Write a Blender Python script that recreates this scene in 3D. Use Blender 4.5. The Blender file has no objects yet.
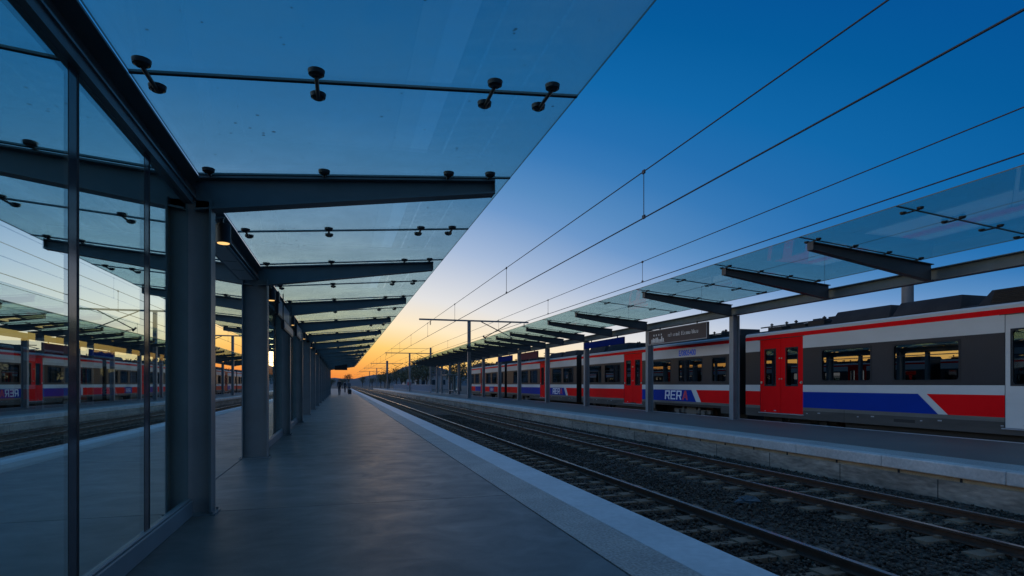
import bpy, math, random
import numpy as np
from mathutils import Vector, Matrix
R = math.radians
random.seed(7)
rng = np.random.default_rng(11)
sc = bpy.context.scene
col = sc.collection

# ------------------------------------------------------------------ materials
def s2l(r, g, b):
    f = lambda c: (c / 255 / 12.92) if c / 255 <= 0.04045 else ((c / 255 + 0.055) / 1.055) ** 2.4
    return (f(r), f(g), f(b), 1)

class NT:
    def __init__(s, tree): s.t = tree
    def n(s, typ, **kw):
        nd = s.t.nodes.new(typ)
        for k, v in kw.items():
            if k.startswith('i_'):
                key = k[2:]
                nd.inputs[int(key) if key.isdigit() else key.replace('_', ' ')].default_value = v
            else:
                setattr(nd, k, v)
        return nd
    def l(s, a, b): s.t.links.new(a, b)
    def ramp(s, fac, stops, interp='LINEAR'):
        nd = s.t.nodes.new('ShaderNodeValToRGB'); cr = nd.color_ramp; cr.interpolation = interp
        while len(cr.elements) < len(stops): cr.elements.new(0.5)
        for e, (p, c) in zip(cr.elements, stops):
            e.position = p; e.color = c if len(c) == 4 else (*c, 1)
        s.l(fac, nd.inputs[0]); return nd.outputs[0]

def new_mat(name):
    m = bpy.data.materials.new(name); m.use_nodes = True
    t = m.node_tree
    for nd in list(t.nodes): t.nodes.remove(nd)
    nt = NT(t); out = nt.n('ShaderNodeOutputMaterial')
    return m, nt, out

def pmat(name, color, rough=0.5, metal=0.0, vary=0.15, scale=3.0, rvary=0.1, bump=0.0, bscale=60.0, spec=0.5, coat=0.0, fine=0.0, fscale=90.0, stretch=None):
    """Principled material with cloudy wear, optional fine speckle and bump."""
    m, nt, out = new_mat(name)
    p = nt.n('ShaderNodeBsdfPrincipled'); nt.l(p.outputs[0], out.inputs[0])
    tc = nt.n('ShaderNodeTexCoord'); vec = tc.outputs['Object']
    if stretch:
        mp = nt.n('ShaderNodeMapping'); mp.inputs['Scale'].default_value = stretch
        nt.l(vec, mp.inputs[0]); vec = mp.outputs[0]
    no = nt.n('ShaderNodeTexNoise', i_Scale=scale, i_Detail=7.0, i_Roughness=0.62); nt.l(vec, no.inputs['Vector'])
    c = np.array(color[:3])
    lo = tuple(np.clip(c * (1 - vary), 0, 1)); hi = tuple(np.clip(c * (1 + vary), 0, 1))
    colr = nt.ramp(no.outputs[0], [(0.3, lo), (0.7, hi)])
    if fine > 0:
        n2 = nt.n('ShaderNodeTexNoise', i_Scale=fscale, i_Detail=3.0); nt.l(vec, n2.inputs['Vector'])
        v2 = nt.ramp(n2.outputs[0], [(0.3, (1 - fine,) * 3), (0.7, (1 + fine,) * 3)])
        mx = nt.n('ShaderNodeMix', data_type='RGBA', blend_type='MULTIPLY'); mx.inputs[0].default_value = 1
        nt.l(colr, mx.inputs[6]); nt.l(v2, mx.inputs[7]); colr = mx.outputs[2]
    nt.l(colr, p.inputs['Base Color'])
    rr = nt.n('ShaderNodeMapRange'); rr.inputs[3].default_value = max(0.02, rough - rvary); rr.inputs[4].default_value = min(1, rough + rvary)
    nt.l(no.outputs[0], rr.inputs[0]); nt.l(rr.outputs[0], p.inputs['Roughness'])
    p.inputs['Metallic'].default_value = metal
    p.inputs['Specular IOR Level'].default_value = spec
    p.inputs['Coat Weight'].default_value = coat
    if bump > 0:
        bn = nt.n('ShaderNodeTexNoise', i_Scale=bscale, i_Detail=4.0); nt.l(vec, bn.inputs['Vector'])
        bp = nt.n('ShaderNodeBump', i_Strength=bump, i_Distance=0.02); nt.l(bn.outputs[0], bp.inputs['Height']); nt.l(bp.outputs[0], p.inputs['Normal'])
    return m

def emat(name, color, strength):
    m, nt, out = new_mat(name)
    p = nt.n('ShaderNodeBsdfPrincipled'); nt.l(p.outputs[0], out.inputs[0])
    p.inputs['Base Color'].default_value = (0.02, 0.02, 0.02, 1)
    p.inputs['Emission Color'].default_value = color; p.inputs['Emission Strength'].default_value = strength
    return m

def glass_mat(name, tint, base_refl, fres_ior, milk=0.0, milk_col=(0.3, 0.4, 0.45, 1), rough=0.0, specks=False, cap=1.0, refl_col=(0.95, 0.97, 0.97, 1)):
    m, nt, out = new_mat(name)
    tr = nt.n('ShaderNodeBsdfTransparent'); tr.inputs[0].default_value = tint
    gl = nt.n('ShaderNodeBsdfGlossy'); gl.inputs['Roughness'].default_value = rough; gl.inputs[0].default_value = refl_col
    fr = nt.n('ShaderNodeFresnel', i_IOR=fres_ior)
    ad = nt.n('ShaderNodeMath', operation='ADD'); nt.l(fr.outputs[0], ad.inputs[0]); ad.inputs[1].default_value = base_refl
    cl = nt.n('ShaderNodeMath', operation='MINIMUM'); nt.l(ad.outputs[0], cl.inputs[0]); cl.inputs[1].default_value = cap
    under = tr.outputs[0]
    tc = nt.n('ShaderNodeTexCoord')
    if milk > 0:
        df = nt.n('ShaderNodeBsdfTranslucent'); df.inputs[0].default_value = milk_col
        dd = nt.n('ShaderNodeBsdfDiffuse'); dd.inputs[0].default_value = milk_col
        mm = nt.n('ShaderNodeMixShader'); mm.inputs[0].default_value = 0.4; nt.l(df.outputs[0], mm.inputs[1]); nt.l(dd.outputs[0], mm.inputs[2])
        no = nt.n('ShaderNodeTexNoise', i_Scale=1.3, i_Detail=6.0, i_Roughness=0.65); nt.l(tc.outputs['Object'], no.inputs['Vector'])
        mr = nt.n('ShaderNodeMapRange'); mr.inputs[1].default_value = 0.3; mr.inputs[2].default_value = 0.7
        mr.inputs[3].default_value = milk * 0.6; mr.inputs[4].default_value = milk * 1.4; nt.l(no.outputs[0], mr.inputs[0])
        mx = nt.n('ShaderNodeMixShader'); nt.l(mr.outputs[0], mx.inputs[0]); nt.l(tr.outputs[0], mx.inputs[1]); nt.l(mm.outputs[0], mx.inputs[2])
        under = mx.outputs[0]
    if specks:
        vo = nt.n('ShaderNodeTexVoronoi', i_Scale=8.0); nt.l(tc.outputs['Object'], vo.inputs['Vector'])
        n2 = nt.n('ShaderNodeTexNoise', i_Scale=2.0); nt.l(tc.outputs['Object'], n2.inputs['Vector'])
        th = nt.n('ShaderNodeMapRange'); th.inputs[1].default_value = 0.44; th.inputs[2].default_value = 0.68; th.inputs[3].default_value = 0.0; th.inputs[4].default_value = 0.13
        nt.l(n2.outputs[0], th.inputs[0])
        lt = nt.n('ShaderNodeMath', operation='LESS_THAN'); nt.l(vo.outputs['Distance'], lt.inputs[0]); nt.l(th.outputs[0], lt.inputs[1])
        dk = nt.n('ShaderNodeBsdfDiffuse'); dk.inputs[0].default_value = (0.03, 0.03, 0.03, 1)
        mlt = nt.n('ShaderNodeMath', operation='MULTIPLY'); nt.l(lt.outputs[0], mlt.inputs[0]); mlt.inputs[1].default_value = 0.6
        ms = nt.n('ShaderNodeMixShader'); nt.l(mlt.outputs[0], ms.inputs[0]); nt.l(under, ms.inputs[1]); nt.l(dk.outputs[0], ms.inputs[2])
        under = ms.outputs[0]
    m2 = nt.n('ShaderNodeMixShader'); nt.l(cl.outputs[0], m2.inputs[0]); nt.l(under, m2.inputs[1]); nt.l(gl.outputs[0], m2.inputs[2])
    nt.l(m2.outputs[0], out.inputs[0])
    return m

M = {}
M['steel'] = pmat('painted_steel', (0.115, 0.14, 0.15), 0.42, 0.0, 0.18, 2.0, bump=0.03, bscale=120)
M['steel_grey'] = pmat('grey_painted_steel', (0.20, 0.21, 0.22), 0.45, 0.0, 0.15, 2.0)
M['beam_dark'] = pmat('dark_beam_paint', (0.055, 0.06, 0.066), 0.5, 0, 0.18, 2.0, spec=0.3)
M['galv'] = pmat('galvanised_steel', (0.12, 0.115, 0.11), 0.6, 0.1, 0.2, 4.0)
M['dark_metal'] = pmat('dark_metal', (0.03, 0.032, 0.035), 0.4, 0.5, 0.2)
M['rubber'] = pmat('black_rubber', (0.012, 0.012, 0.014), 0.7)
M['wire'] = pmat('weathered_copper_wire', (0.05, 0.05, 0.055), 0.6, 0.3)
M['roof_glass'] = glass_mat('roof_glass', (0.84, 0.965, 0.95, 1), 0.0, 1.18, 0.17, (0.58, 0.82, 0.80, 1), 0.02, specks=True, cap=0.22)
M['side_glass'] = glass_mat('tinted_side_roof_glass', (0.74, 0.88, 0.845, 1), 0.0, 1.18, 0.13, (0.42, 0.60, 0.62, 1), 0.02, specks=True, cap=0.22)
M['glass_edge'] = pmat('glass_edge_green', (0.02, 0.05, 0.05), 0.2)
M['screen_glass'] = glass_mat('coated_screen_glass', (0.68, 0.78, 0.76, 1), 0.47, 1.45, 0.0, rough=0.0, cap=0.82, refl_col=(0.84, 1.0, 1.0, 1))
M['screen_back'] = glass_mat('screen_glass_back', (0.85, 0.92, 0.92, 1), 0.0, 1.02, 0.0, cap=0.05)
M['frit'] = pmat('dark_coated_strip', (0.05, 0.042, 0.05), 0.12, 0, 0.1)
M['t_low'] = pmat('train_dark_lower_skirt', (0.055, 0.050, 0.045), 0.7, 0, 0.35, 1.5, stretch=(1, 0.5, 3))  # darker tone for the lower part of the skirt
M['concrete_floor'] = None
M['joint'] = pmat('dark_joint_filler', (0.03, 0.03, 0.032), 0.8)
M['tactile'] = pmat('tactile_paving', (0.36, 0.32, 0.29), 0.6, 0, 0.2, 1.5, bump=0.5, bscale=55, fine=0.35, fscale=45)
M['coping'] = pmat('white_painted_concrete', (0.50, 0.51, 0.52), 0.55, 0, 0.12, 1.2, fine=0.08, fscale=14, bump=0.06, bscale=50)
M['coping_old'] = pmat('worn_coping_concrete', (0.52, 0.46, 0.42), 0.6, 0, 0.2, 1.5, fine=0.12, fscale=20, bump=0.1)
M['far_floor'] = pmat('far_platform_asphalt', (0.135, 0.105, 0.09), 0.62, 0, 0.2, 0.8, fine=0.15, fscale=40)
M['wall_conc'] = pmat('platform_wall_concrete', (0.30, 0.22, 0.165), 0.8, 0, 0.55, 0.9, fine=0.3, fscale=9, bump=0.3, bscale=18, stretch=(1, 0.6, 2.2))
M['beige'] = pmat('beige_mortar_course', (0.36, 0.25, 0.15), 0.8, 0, 0.3, 2.5, fine=0.2)
M['ballast'] = None
M['stone'] = None
M['sleeper'] = pmat('concrete_sleeper', (0.19, 0.112, 0.066), 0.75, 0, 0.4, 4.0, fine=0.2, bump=0.2)
M['rail_side'] = pmat('rusty_rail', (0.075, 0.034, 0.019), 0.75, 0.1, 0.35, 6.0)
M['rail_top'] = pmat('polished_rail_head', (0.42, 0.40, 0.39), 0.28, 1.0, 0.1)
M['ground'] = pmat('dry_ground', (0.05, 0.048, 0.04), 0.9, 0, 0.4, 0.2)
M['hill'] = pmat('hazy_wooded_hill', (0.05, 0.055, 0.065), 0.9, 0, 0.35, 0.03)  # bluish distance haze is mixed into the base colour
M['t_white'] = pmat('train_white_paint', (0.57, 0.56, 0.54), 0.5, 0, 0.05, 1.0, spec=0.2, stretch=(1, 1, 3))
M['t_red'] = pmat('train_red_paint', (0.80, 0.004, 0.008), 0.5, 0, 0.08, 1.0, spec=0.06)
M['t_blue'] = pmat('train_blue_paint', (0.003, 0.032, 0.27), 0.5, 0, 0.08, 1.0, spec=0.06)
M['t_dark'] = pmat('train_window_band', (0.024, 0.026, 0.032), 0.4, 0, 0.15, 1.0, spec=0.25)
M['t_grey'] = pmat('train_dusty_skirt', (0.12, 0.112, 0.10), 0.6, 0, 0.25, 1.5, stretch=(1, 0.5, 3))
M['t_roof'] = pmat('train_roof_grey', (0.045, 0.042, 0.042), 0.75, 0, 0.25, 2.0, spec=0.15)
M['t_black'] = pmat('underframe_black', (0.012, 0.012, 0.012), 0.6)
M['t_letter'] = pmat('white_lettering', (0.7, 0.72, 0.78), 0.4, 0, 0.03)
M['t_letter_red'] = pmat('pink_red_lettering', (0.62, 0.05, 0.09), 0.4, 0, 0.03)
M['t_letter_blue'] = pmat('blue_lettering', (0.015, 0.12, 0.75), 0.4, 0, 0.03)
M['t_glass'] = glass_mat('train_window_glass', (0.16, 0.18, 0.19, 1), 0.26, 1.4, 0, rough=0.0, cap=0.29)
M['t_int'] = pmat('train_interior_panel', (0.16, 0.15, 0.13), 0.6)
M['t_seat'] = pmat('train_seat_blue', (0.04, 0.07, 0.13), 0.8)
M['t_pole'] = pmat('yellow_interior_panel', (0.45, 0.30, 0.06), 0.5)
M['steel_btn'] = pmat('brushed_steel', (0.5, 0.5, 0.5), 0.3, 0.9)
M['led'] = emat('amber_led', (1.0, 0.55, 0.06, 1), 0.35)
M['lamp_glow'] = emat('warm_lamp_diffuser', (1.0, 0.58, 0.20, 1), 1.3)
M['lens'] = pmat('headlight_lens', (0.5, 0.5, 0.5), 0.1, 0.3)
M['sign_brown'] = pmat('brown_grey_sign', (0.10, 0.075, 0.072), 0.6, 0, 0.08, spec=0.15)
M['sign_blue'] = pmat('navy_sign', (0.004, 0.018, 0.15), 0.7, 0, 0.08, spec=0.03)
M['sign_plum'] = pmat('plum_sign', (0.09, 0.025, 0.04), 0.6, 0, 0.08, spec=0.1)
M['sign_text'] = pmat('pale_sign_text', (0.75, 0.72, 0.70), 0.5, 0, 0.1)
M['panel_grey'] = pmat('pale_grey_panel', (0.30, 0.31, 0.33), 0.4, 0, 0.08)
M['skin'] = pmat('skin', (0.35, 0.2, 0.14), 0.6)
M['cloth'] = pmat('dark_coat', (0.02, 0.02, 0.026), 0.9)
M['cloth2'] = pmat('dark_jeans', (0.02, 0.026, 0.045), 0.9)
M['cloth3'] = pmat('grey_jacket', (0.09, 0.09, 0.10), 0.9)
M['hair'] = pmat('dark_hair', (0.015, 0.011, 0.008), 0.7)
M['bark'] = pmat('bark', (0.05, 0.04, 0.03), 0.9)
M['leaf'] = pmat('dark_foliage', (0.045, 0.06, 0.03), 0.8, 0, 0.4, 0.6)
M['leaf2'] = pmat('olive_foliage', (0.06, 0.065, 0.035), 0.8, 0, 0.4, 0.6)
M['bldg'] = pmat('rendered_wall', (0.24, 0.24, 0.25), 0.8)
M['tile'] = pmat('roof_sheet', (0.10, 0.10, 0.115), 0.6)
M['pane_dark'] = pmat('dark_window_pane', (0.02, 0.025, 0.03), 0.1)
M['fence'] = pmat('pale_blue_grey_fence', (0.22, 0.26, 0.32), 0.5, 0.2)
M['poster_red'] = pmat('red_poster', (0.45, 0.04, 0.07), 0.5)

def floor_material():
    m, nt, out = new_mat('power_floated_concrete')
    p = nt.n('ShaderNodeBsdfPrincipled'); nt.l(p.outputs[0], out.inputs[0])
    tc = nt.n('ShaderNodeTexCoord')
    n1 = nt.n('ShaderNodeTexNoise', i_Scale=0.55, i_Detail=8.0, i_Roughness=0.6, i_Distortion=0.6); nt.l(tc.outputs['Object'], n1.inputs['Vector'])
    mp = nt.n('ShaderNodeMapping'); mp.inputs['Scale'].default_value = (1.0, 1.25, 1.0); mp.inputs['Rotation'].default_value = (0, 0, 0.5); nt.l(tc.outputs['Object'], mp.inputs[0])
    n2 = nt.n('ShaderNodeTexNoise', i_Scale=2.0, i_Detail=10.0, i_Roughness=0.68, i_Distortion=0.7); nt.l(mp.outputs[0], n2.inputs['Vector'])
    n3 = nt.n('ShaderNodeTexNoise', i_Scale=120.0, i_Detail=2.0); nt.l(tc.outputs['Object'], n3.inputs['Vector'])
    a = nt.ramp(n1.outputs[0], [(0.3, (0.088, 0.083, 0.077)), (0.7, (0.130, 0.122, 0.113))])
    b = nt.ramp(n2.outputs[0], [(0.32, (0.80,) * 3), (0.52, (1.0,) * 3), (0.72, (1.2,) * 3)])
    c = nt.ramp(n3.outputs[0], [(0.3, (0.9,) * 3), (0.7, (1.1,) * 3)])
    mx = nt.n('ShaderNodeMix', data_type='RGBA', blend_type='MULTIPLY'); mx.inputs[0].default_value = 1; nt.l(a, mx.inputs[6]); nt.l(b, mx.inputs[7])
    m2 = nt.n('ShaderNodeMix', data_type='RGBA', blend_type='MULTIPLY'); m2.inputs[0].default_value = 1; nt.l(mx.outputs[2], m2.inputs[6]); nt.l(c, m2.inputs[7])
    nt.l(m2.outputs[2], p.inputs['Base Color'])
    rr = nt.n('ShaderNodeMapRange'); rr.inputs[1].default_value = 0.3; rr.inputs[2].default_value = 0.7; rr.inputs[3].default_value = 0.56; rr.inputs[4].default_value = 0.42
    nt.l(n2.outputs[0], rr.inputs[0]); nt.l(rr.outputs[0], p.inputs['Roughness'])
    bp = nt.n('ShaderNodeBump', i_Strength=0.04, i_Distance=0.006); nt.l(n2.outputs[0], bp.inputs['Height']); nt.l(bp.outputs[0], p.inputs['Normal'])
    return m
M['concrete_floor'] = floor_material()

def ballast_material(name, bump):
    m, nt, out = new_mat(name)
    p = nt.n('ShaderNodeBsdfPrincipled', i_Roughness=0.9); nt.l(p.outputs[0], out.inputs[0])
    tc = nt.n('ShaderNodeTexCoord')
    v = nt.n('ShaderNodeTexVoronoi', i_Scale=22.0); nt.l(tc.outputs['Object'], v.inputs['Vector'])
    big = nt.n('ShaderNodeTexNoise', i_Scale=0.7, i_Detail=4.0); nt.l(tc.outputs['Object'], big.inputs['Vector'])
    a = nt.ramp(v.outputs['Color'], [(0.1, (0.026, 0.016, 0.010)), (0.6, (0.066, 0.040, 0.026)), (0.95, (0.17, 0.112, 0.074))])
    b = nt.ramp(big.outputs[0], [(0.3, (0.75, 0.72, 0.68)), (0.7, (1.2, 1.2, 1.2))])
    mx = nt.n('ShaderNodeMix', data_type='RGBA', blend_type='MULTIPLY'); mx.inputs[0].default_value = 1; nt.l(a, mx.inputs[6]); nt.l(b, mx.inputs[7])
    nt.l(mx.outputs[2], p.inputs['Base Color'])
    if bump:
        bp = nt.n('ShaderNodeBump', i_Strength=0.9, i_Distance=0.04, invert=True); nt.l(v.outputs['Distance'], bp.inputs['Height']); nt.l(bp.outputs[0], p.inputs['Normal'])
    return m
M['ballast'] = ballast_material('ballast_bed', True)
M['stone'] = ballast_material('ballast_stone', False)

# ------------------------------------------------------------------ mesh helpers
class MB:
    def __init__(s): s.v = []; s.f = []; s.m = []; s.sm = []
    def add(s, vs, fs, mat=0, smooth=False):
        b = len(s.v); s.v += [tuple(v) for v in vs]
        s.f += [tuple(i + b for i in f) for f in fs]; s.m += [mat] * len(fs); s.sm += [smooth] * len(fs)
        return s
    def box(s, x0, x1, y0, y1, z0, z1, mat=0):
        x0, x1 = min(x0, x1), max(x0, x1); y0, y1 = min(y0, y1), max(y0, y1); z0, z1 = min(z0, z1), max(z0, z1)
        vs = [(x0, y0, z0), (x1, y0, z0), (x1, y1, z0), (x0, y1, z0), (x0, y0, z1), (x1, y0, z1), (x1, y1, z1), (x0, y1, z1)]
        return s.add(vs, [(0, 3, 2, 1), (4, 5, 6, 7), (0, 1, 5, 4), (1, 2, 6, 5), (2, 3, 7, 6), (3, 0, 4, 7)], mat)
    def hexa(s, vs, mat=0):   # 4 bottom ccw, 4 top ccw
        return s.add(vs, [(0, 3, 2, 1), (4, 5, 6, 7), (0, 1, 5, 4), (1, 2, 6, 5), (2, 3, 7, 6), (3, 0, 4, 7)], mat)
    def prism_y(s, prof, y0, y1, mat=0, cap=True, smooth=False):   # prof list of (x,z)
        n = len(prof); vs = [(x, y0, z) for x, z in prof] + [(x, y1, z) for x, z in prof]
        fs = [(i, (i + 1) % n, n + (i + 1) % n, n + i) for i in range(n)]
        s.add(vs, fs, mat, smooth)
        if cap: s.add(vs, [tuple(range(n))[::-1], tuple(range(n, 2 * n))], mat)
        return s
    def tube(s, p0, p1, r0, r1=None, n=8, mat=0, cap=True, smooth=True):
        r1 = r0 if r1 is None else r1
        p0 = Vector(p0); p1 = Vector(p1); d = (p1 - p0).normalized()
        a = d.orthogonal().normalized(); b = d.cross(a)
        vs = []
        for p, r in ((p0, r0), (p1, r1)):
            for i in range(n):
                t = 2 * math.pi * i / n; vs.append(p + a * (r * math.cos(t)) + b * (r * math.sin(t)))
        s.add(vs, [(i, (i + 1) % n, n + (i + 1) % n, n + i) for i in range(n)], mat, smooth)
        if cap: s.add(vs, [tuple(range(n))[::-1], tuple(range(n, 2 * n))], mat)
        return s
    def build(s, name, mats, parent=None, off=(0, 0, 0), loc=None):
        me = bpy.data.meshes.new(name)
        ox, oy, oz = off
        me.from_pydata([(x - ox, y - oy, z - oz) for x, y, z in s.v], [], s.f)
        if not isinstance(mats, (list, tuple)): mats = [mats]
        for m in mats: me.materials.append(m)
        me.polygons.foreach_set('material_index', s.m)
        me.polygons.foreach_set('use_smooth', s.sm)
        me.update()
        o = bpy.data.objects.new(name, me); col.objects.link(o)
        if parent is not None: o.parent = parent
        if loc is not None: o.location = loc
        return o

def tag(o, label=None, cat=None, group=None, kind=None):
    if label: o['label'] = label
    if cat: o['category'] = cat
    if group: o['group'] = group
    if kind: o['kind'] = kind
    return o
def thing(name, loc, label, cat, group=None):
    o = bpy.data.objects.new(name, None); col.objects.link(o); o.location = loc
    o.empty_display_size = 0.2
    return tag(o, label, cat, group)
def inst(name, src, parent, loc=(0, 0, 0)):
    o = bpy.data.objects.new(name, src.data); col.objects.link(o); o.parent = parent; o.location = loc
    return o
def copy_tree(o, parent=None):
    c = o.copy(); col.objects.link(c)
    if parent is not None: c.parent = parent
    for ch in list(o.children): copy_tree(ch, c)
    return c
def struct(o): o['kind'] = 'structure'; return o
def bevel(o, w=0.004, seg=1):
    md = o.modifiers.new('bevel', 'BEVEL'); md.width = w; md.segments = seg; md.limit_method = 'ANGLE'; md.angle_limit = R(40)
    return o
def text_mesh(name, body, size, mat, parent, loc, facing_neg_x=True, extrude=0.002, offset=0.0, align='LEFT', sx=1.0):
    cu = bpy.data.curves.new(name, 'FONT'); cu.body = body; cu.size = size; cu.extrude = extrude; cu.offset = offset; cu.align_x = align
    tmp = bpy.data.objects.new(name, cu); col.objects.link(tmp)
    dg = bpy.context.evaluated_depsgraph_get()
    me = bpy.data.meshes.new_from_object(tmp.evaluated_get(dg))
    bpy.data.objects.remove(tmp); bpy.data.curves.remove(cu)
    me.name = name; me.materials.clear(); me.materials.append(mat)
    # text x -> -y world, text y -> z, text z -> -x
    mt = Matrix(((0, 0, -1, 0), (-sx, 0, 0, 0), (0, 1, 0, 0), (0, 0, 0, 1)))
    me.transform(mt)
    o = bpy.data.objects.new(name, me); col.objects.link(o); o.parent = parent; o.location = loc
    return o

# ------------------------------------------------------------------ setting
CX = -1.39           # column row of the island platform
YE = 165.0           # far end of the island platform
gr = MB(); gr.add([(-2500, -400, -0.66), (2500, -400, -0.66), (2500, 3500, -0.66), (-2500, 3500, -0.66)], [(0, 1, 2, 3)])
struct(gr.build('ground', M['ground']))

mb = MB(); mb.box(-5.28, 2.70, -12, YE, -0.655, -0.03)
struct(mb.build('platform_base', M['wall_conc']))
mb = MB()
colY = [-6.5, -2.1, 2.4, 6.25, 10.7, 15.3, 20.1, 25.0, 29.9, 34.8, 39.7, 44.6, 49.5, 54.4, 59.3, 64.2, 69.1, 74.0]
jy = [-12] + [y + 0.06 for y in colY] + [80, 86, 92, 98, 104, 110, 116, 122, 128, 134, 140, 146, 152, 158, YE]
xs = [-4.72, -1.58, 1.81]
for i in range(len(jy) - 1):
    for k in range(2):
        g = 0.005
        mb.box(xs[k] + g, xs[k + 1] - (g if k == 0 else 0.004), jy[i] + g, jy[i + 1] - g, -0.028, 0.0)
struct(bevel(mb.build('platform_floor', M['concrete_floor']), 0.004))
mb = MB(); mb.box(-4.73, 1.82, -12, YE, -0.03, -0.014)
struct(mb.build('floor_joint_bed', M['joint']))
# tactile strip in 0.45 m tiles, coping in 1.2 m blocks
mb = MB(); y = -12.0
while y < 60:
    mb.box(1.822, 2.262, y + 0.002, y + 0.598, -0.029, 0.001); y += 0.6
mb.box(1.822, 2.262, 60.002, YE, -0.029, 0.001)
struct(mb.build('tactile_strip', M['tactile']))
mb = MB(); mb.box(-5.2, -4.74, -12, YE, -0.029, 0.001)
struct(mb.build('tactile_strip', M['tactile']))
mb = MB(); y = -12.0
while y < YE:
    mb.box(2.268, 2.742, y + 0.0015, min(y + 2.4985, YE), -0.2, 0.003); y += 2.5
struct(bevel(mb.build('platform_coping', M['coping']), 0.01, 2))
mb = MB(); mb.box(-5.34, -5.205, -12, YE, -0.2, 0.003)
struct(mb.build('platform_coping', M['coping']))

# far platform (right) and its mirrored neighbour on the left
def side_platform(sgn):
    S = lambda x: x if sgn > 0 else -x - 0.6
    def bx(name, x0, x1, y0, y1, z0, z1, mat):
        m = MB(); m.box(S(x0), S(x1), y0, y1, z0, z1); return struct(m.build(name, mat))
    bx('platform_wall', 9.13, 13.82, -12, 175, -0.655, -0.27, M['wall_conc'])
    bx('platform_wall_course', 9.17, 13.82, -12, 175, -0.27, -0.202, M['beige'])
    m = MB(); y = -11.0
    if sgn > 0:
        while y < 60:       # drain slots and block joints in the wall
            m.box(9.160, 9.20, y, y + 0.035, -0.268, -0.204)
            y += random.choice([1.05, 1.3, 1.6])
        y = -11.4
        while y < 60:
            m.box(9.125, 9.15, y, y + 0.012, -0.64, -0.272); y += random.choice([1.5, 1.9, 2.4])
        struct(m.build('platform_wall_joint', M['rubber']))
    m = MB(); y = -12.0
    while y < 175:
        m.box(S(9.10), S(9.36), y + 0.002, y + 1.998, -0.2, 0.003); y += 2.0
    struct(bevel(m.build('platform_coping', M['coping_old']), 0.02, 2))
    bx('tactile_strip', 9.364, 10.0, -12, 175, -0.25, 0.001, M['tactile'])
    bx('platform_floor', 10.002, 13.72, -12, 175, -0.2, 0.0, M['far_floor'])
    bx('platform_coping', 13.722, 13.9, -12, 175, -0.25, 0.002, M['coping_old'])
side_platform(1); side_platform(-1)

# ballast beds: gently uneven sheets
def ballast(x0, x1, y0, y1, nx, ny):
    X, Y = np.meshgrid(np.linspace(x0, x1, nx), np.linspace(y0, y1, ny))
    Z = -0.585 + 0.012 * np.sin(X * 3.1 + Y * 0.7) + rng.normal(0, 0.008, X.shape)
    vs = np.stack([X, Y, Z], -1).reshape(-1, 3); fs = []
    for j in range(ny - 1):
        for i in range(nx - 1):
            a = j * nx + i; fs.append((a, a + 1, a + nx + 1, a + nx))
    m = MB(); m.add(vs.tolist(), fs)
    return struct(m.build('ballast_bed', M['ballast']))
ballast(2.71, 9.128, -12, 60, 30, 220)
ballast(2.71, 9.128, 60.001, 420, 8, 60)
ballast(-9.72, -5.29, -12, 300, 10, 80)
ballast(13.83, 18.0, -12, 175, 5, 40)

# loose stones
def stones(n, x0, x1, y0, y1, smin, smax):
    base = np.array([(1, 0, 0), (-1, 0, 0), (0, 1, 0), (0, -1, 0), (0, 0, 1), (0, 0, -1)], float)
    tri = np.array([(0, 2, 4), (2, 1, 4), (1, 3, 4), (3, 0, 4), (2, 0, 5), (1, 2, 5), (3, 1, 5), (0, 3, 5)])
    # denser near the camera
    t = rng.random(n) ** 1.7
    px = rng.uniform(x0, x1, n); py = y0 + (y1 - y0) * t
    s = rng.uniform(smin, smax, n)
    v = base[None] * (s[:, None, None] * rng.uniform(0.55, 1.15, (n, 6, 1)))
    v += rng.normal(0, 0.18, (n, 6, 3)) * s[:, None, None]
    a = rng.uniform(0, 6.28, n); b = rng.uniform(0, 6.28, n)
    ca, sa, cb, sb = np.cos(a), np.sin(a), np.cos(b), np.sin(b)
    x = v[..., 0] * ca[:, None] - v[..., 1] * sa[:, None]; y = v[..., 0] * sa[:, None] + v[..., 1] * ca[:, None]; z = v[..., 2]
    y2 = y * cb[:, None] - z * sb[:, None]; z2 = y * sb[:, None] + z * cb[:, None]
    P = np.stack([x + px[:, None], y2 + py[:, None], z2 * 0.8 + (-0.575 + rng.uniform(-0.012, 0.02, n))[:, None]], -1)
    F = (tri[None] + (np.arange(n) * 6)[:, None, None]).reshape(-1)
    me = bpy.data.meshes.new('ballast_stones')
    me.vertices.add(n * 6); me.vertices.foreach_set('co', P.reshape(-1).astype(np.float32))
    nf = n * 8
    me.loops.add(nf * 3); me.loops.foreach_set('vertex_index', F.astype(np.int32))
    me.polygons.add(nf); me.polygons.foreach_set('loop_start', np.arange(0, nf * 3, 3, dtype=np.int32))
    me.materials.append(M['stone']); me.update(calc_edges=True); me.validate()
    o = bpy.data.objects.new('ballast_stones', me); col.objects.link(o)
    return tag(o, 'loose grey ballast stones spread between and around the rails', 'ballast', kind='stuff')
stones(52000, 2.78, 9.08, 2.0, 34, 0.018, 0.038)

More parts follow.
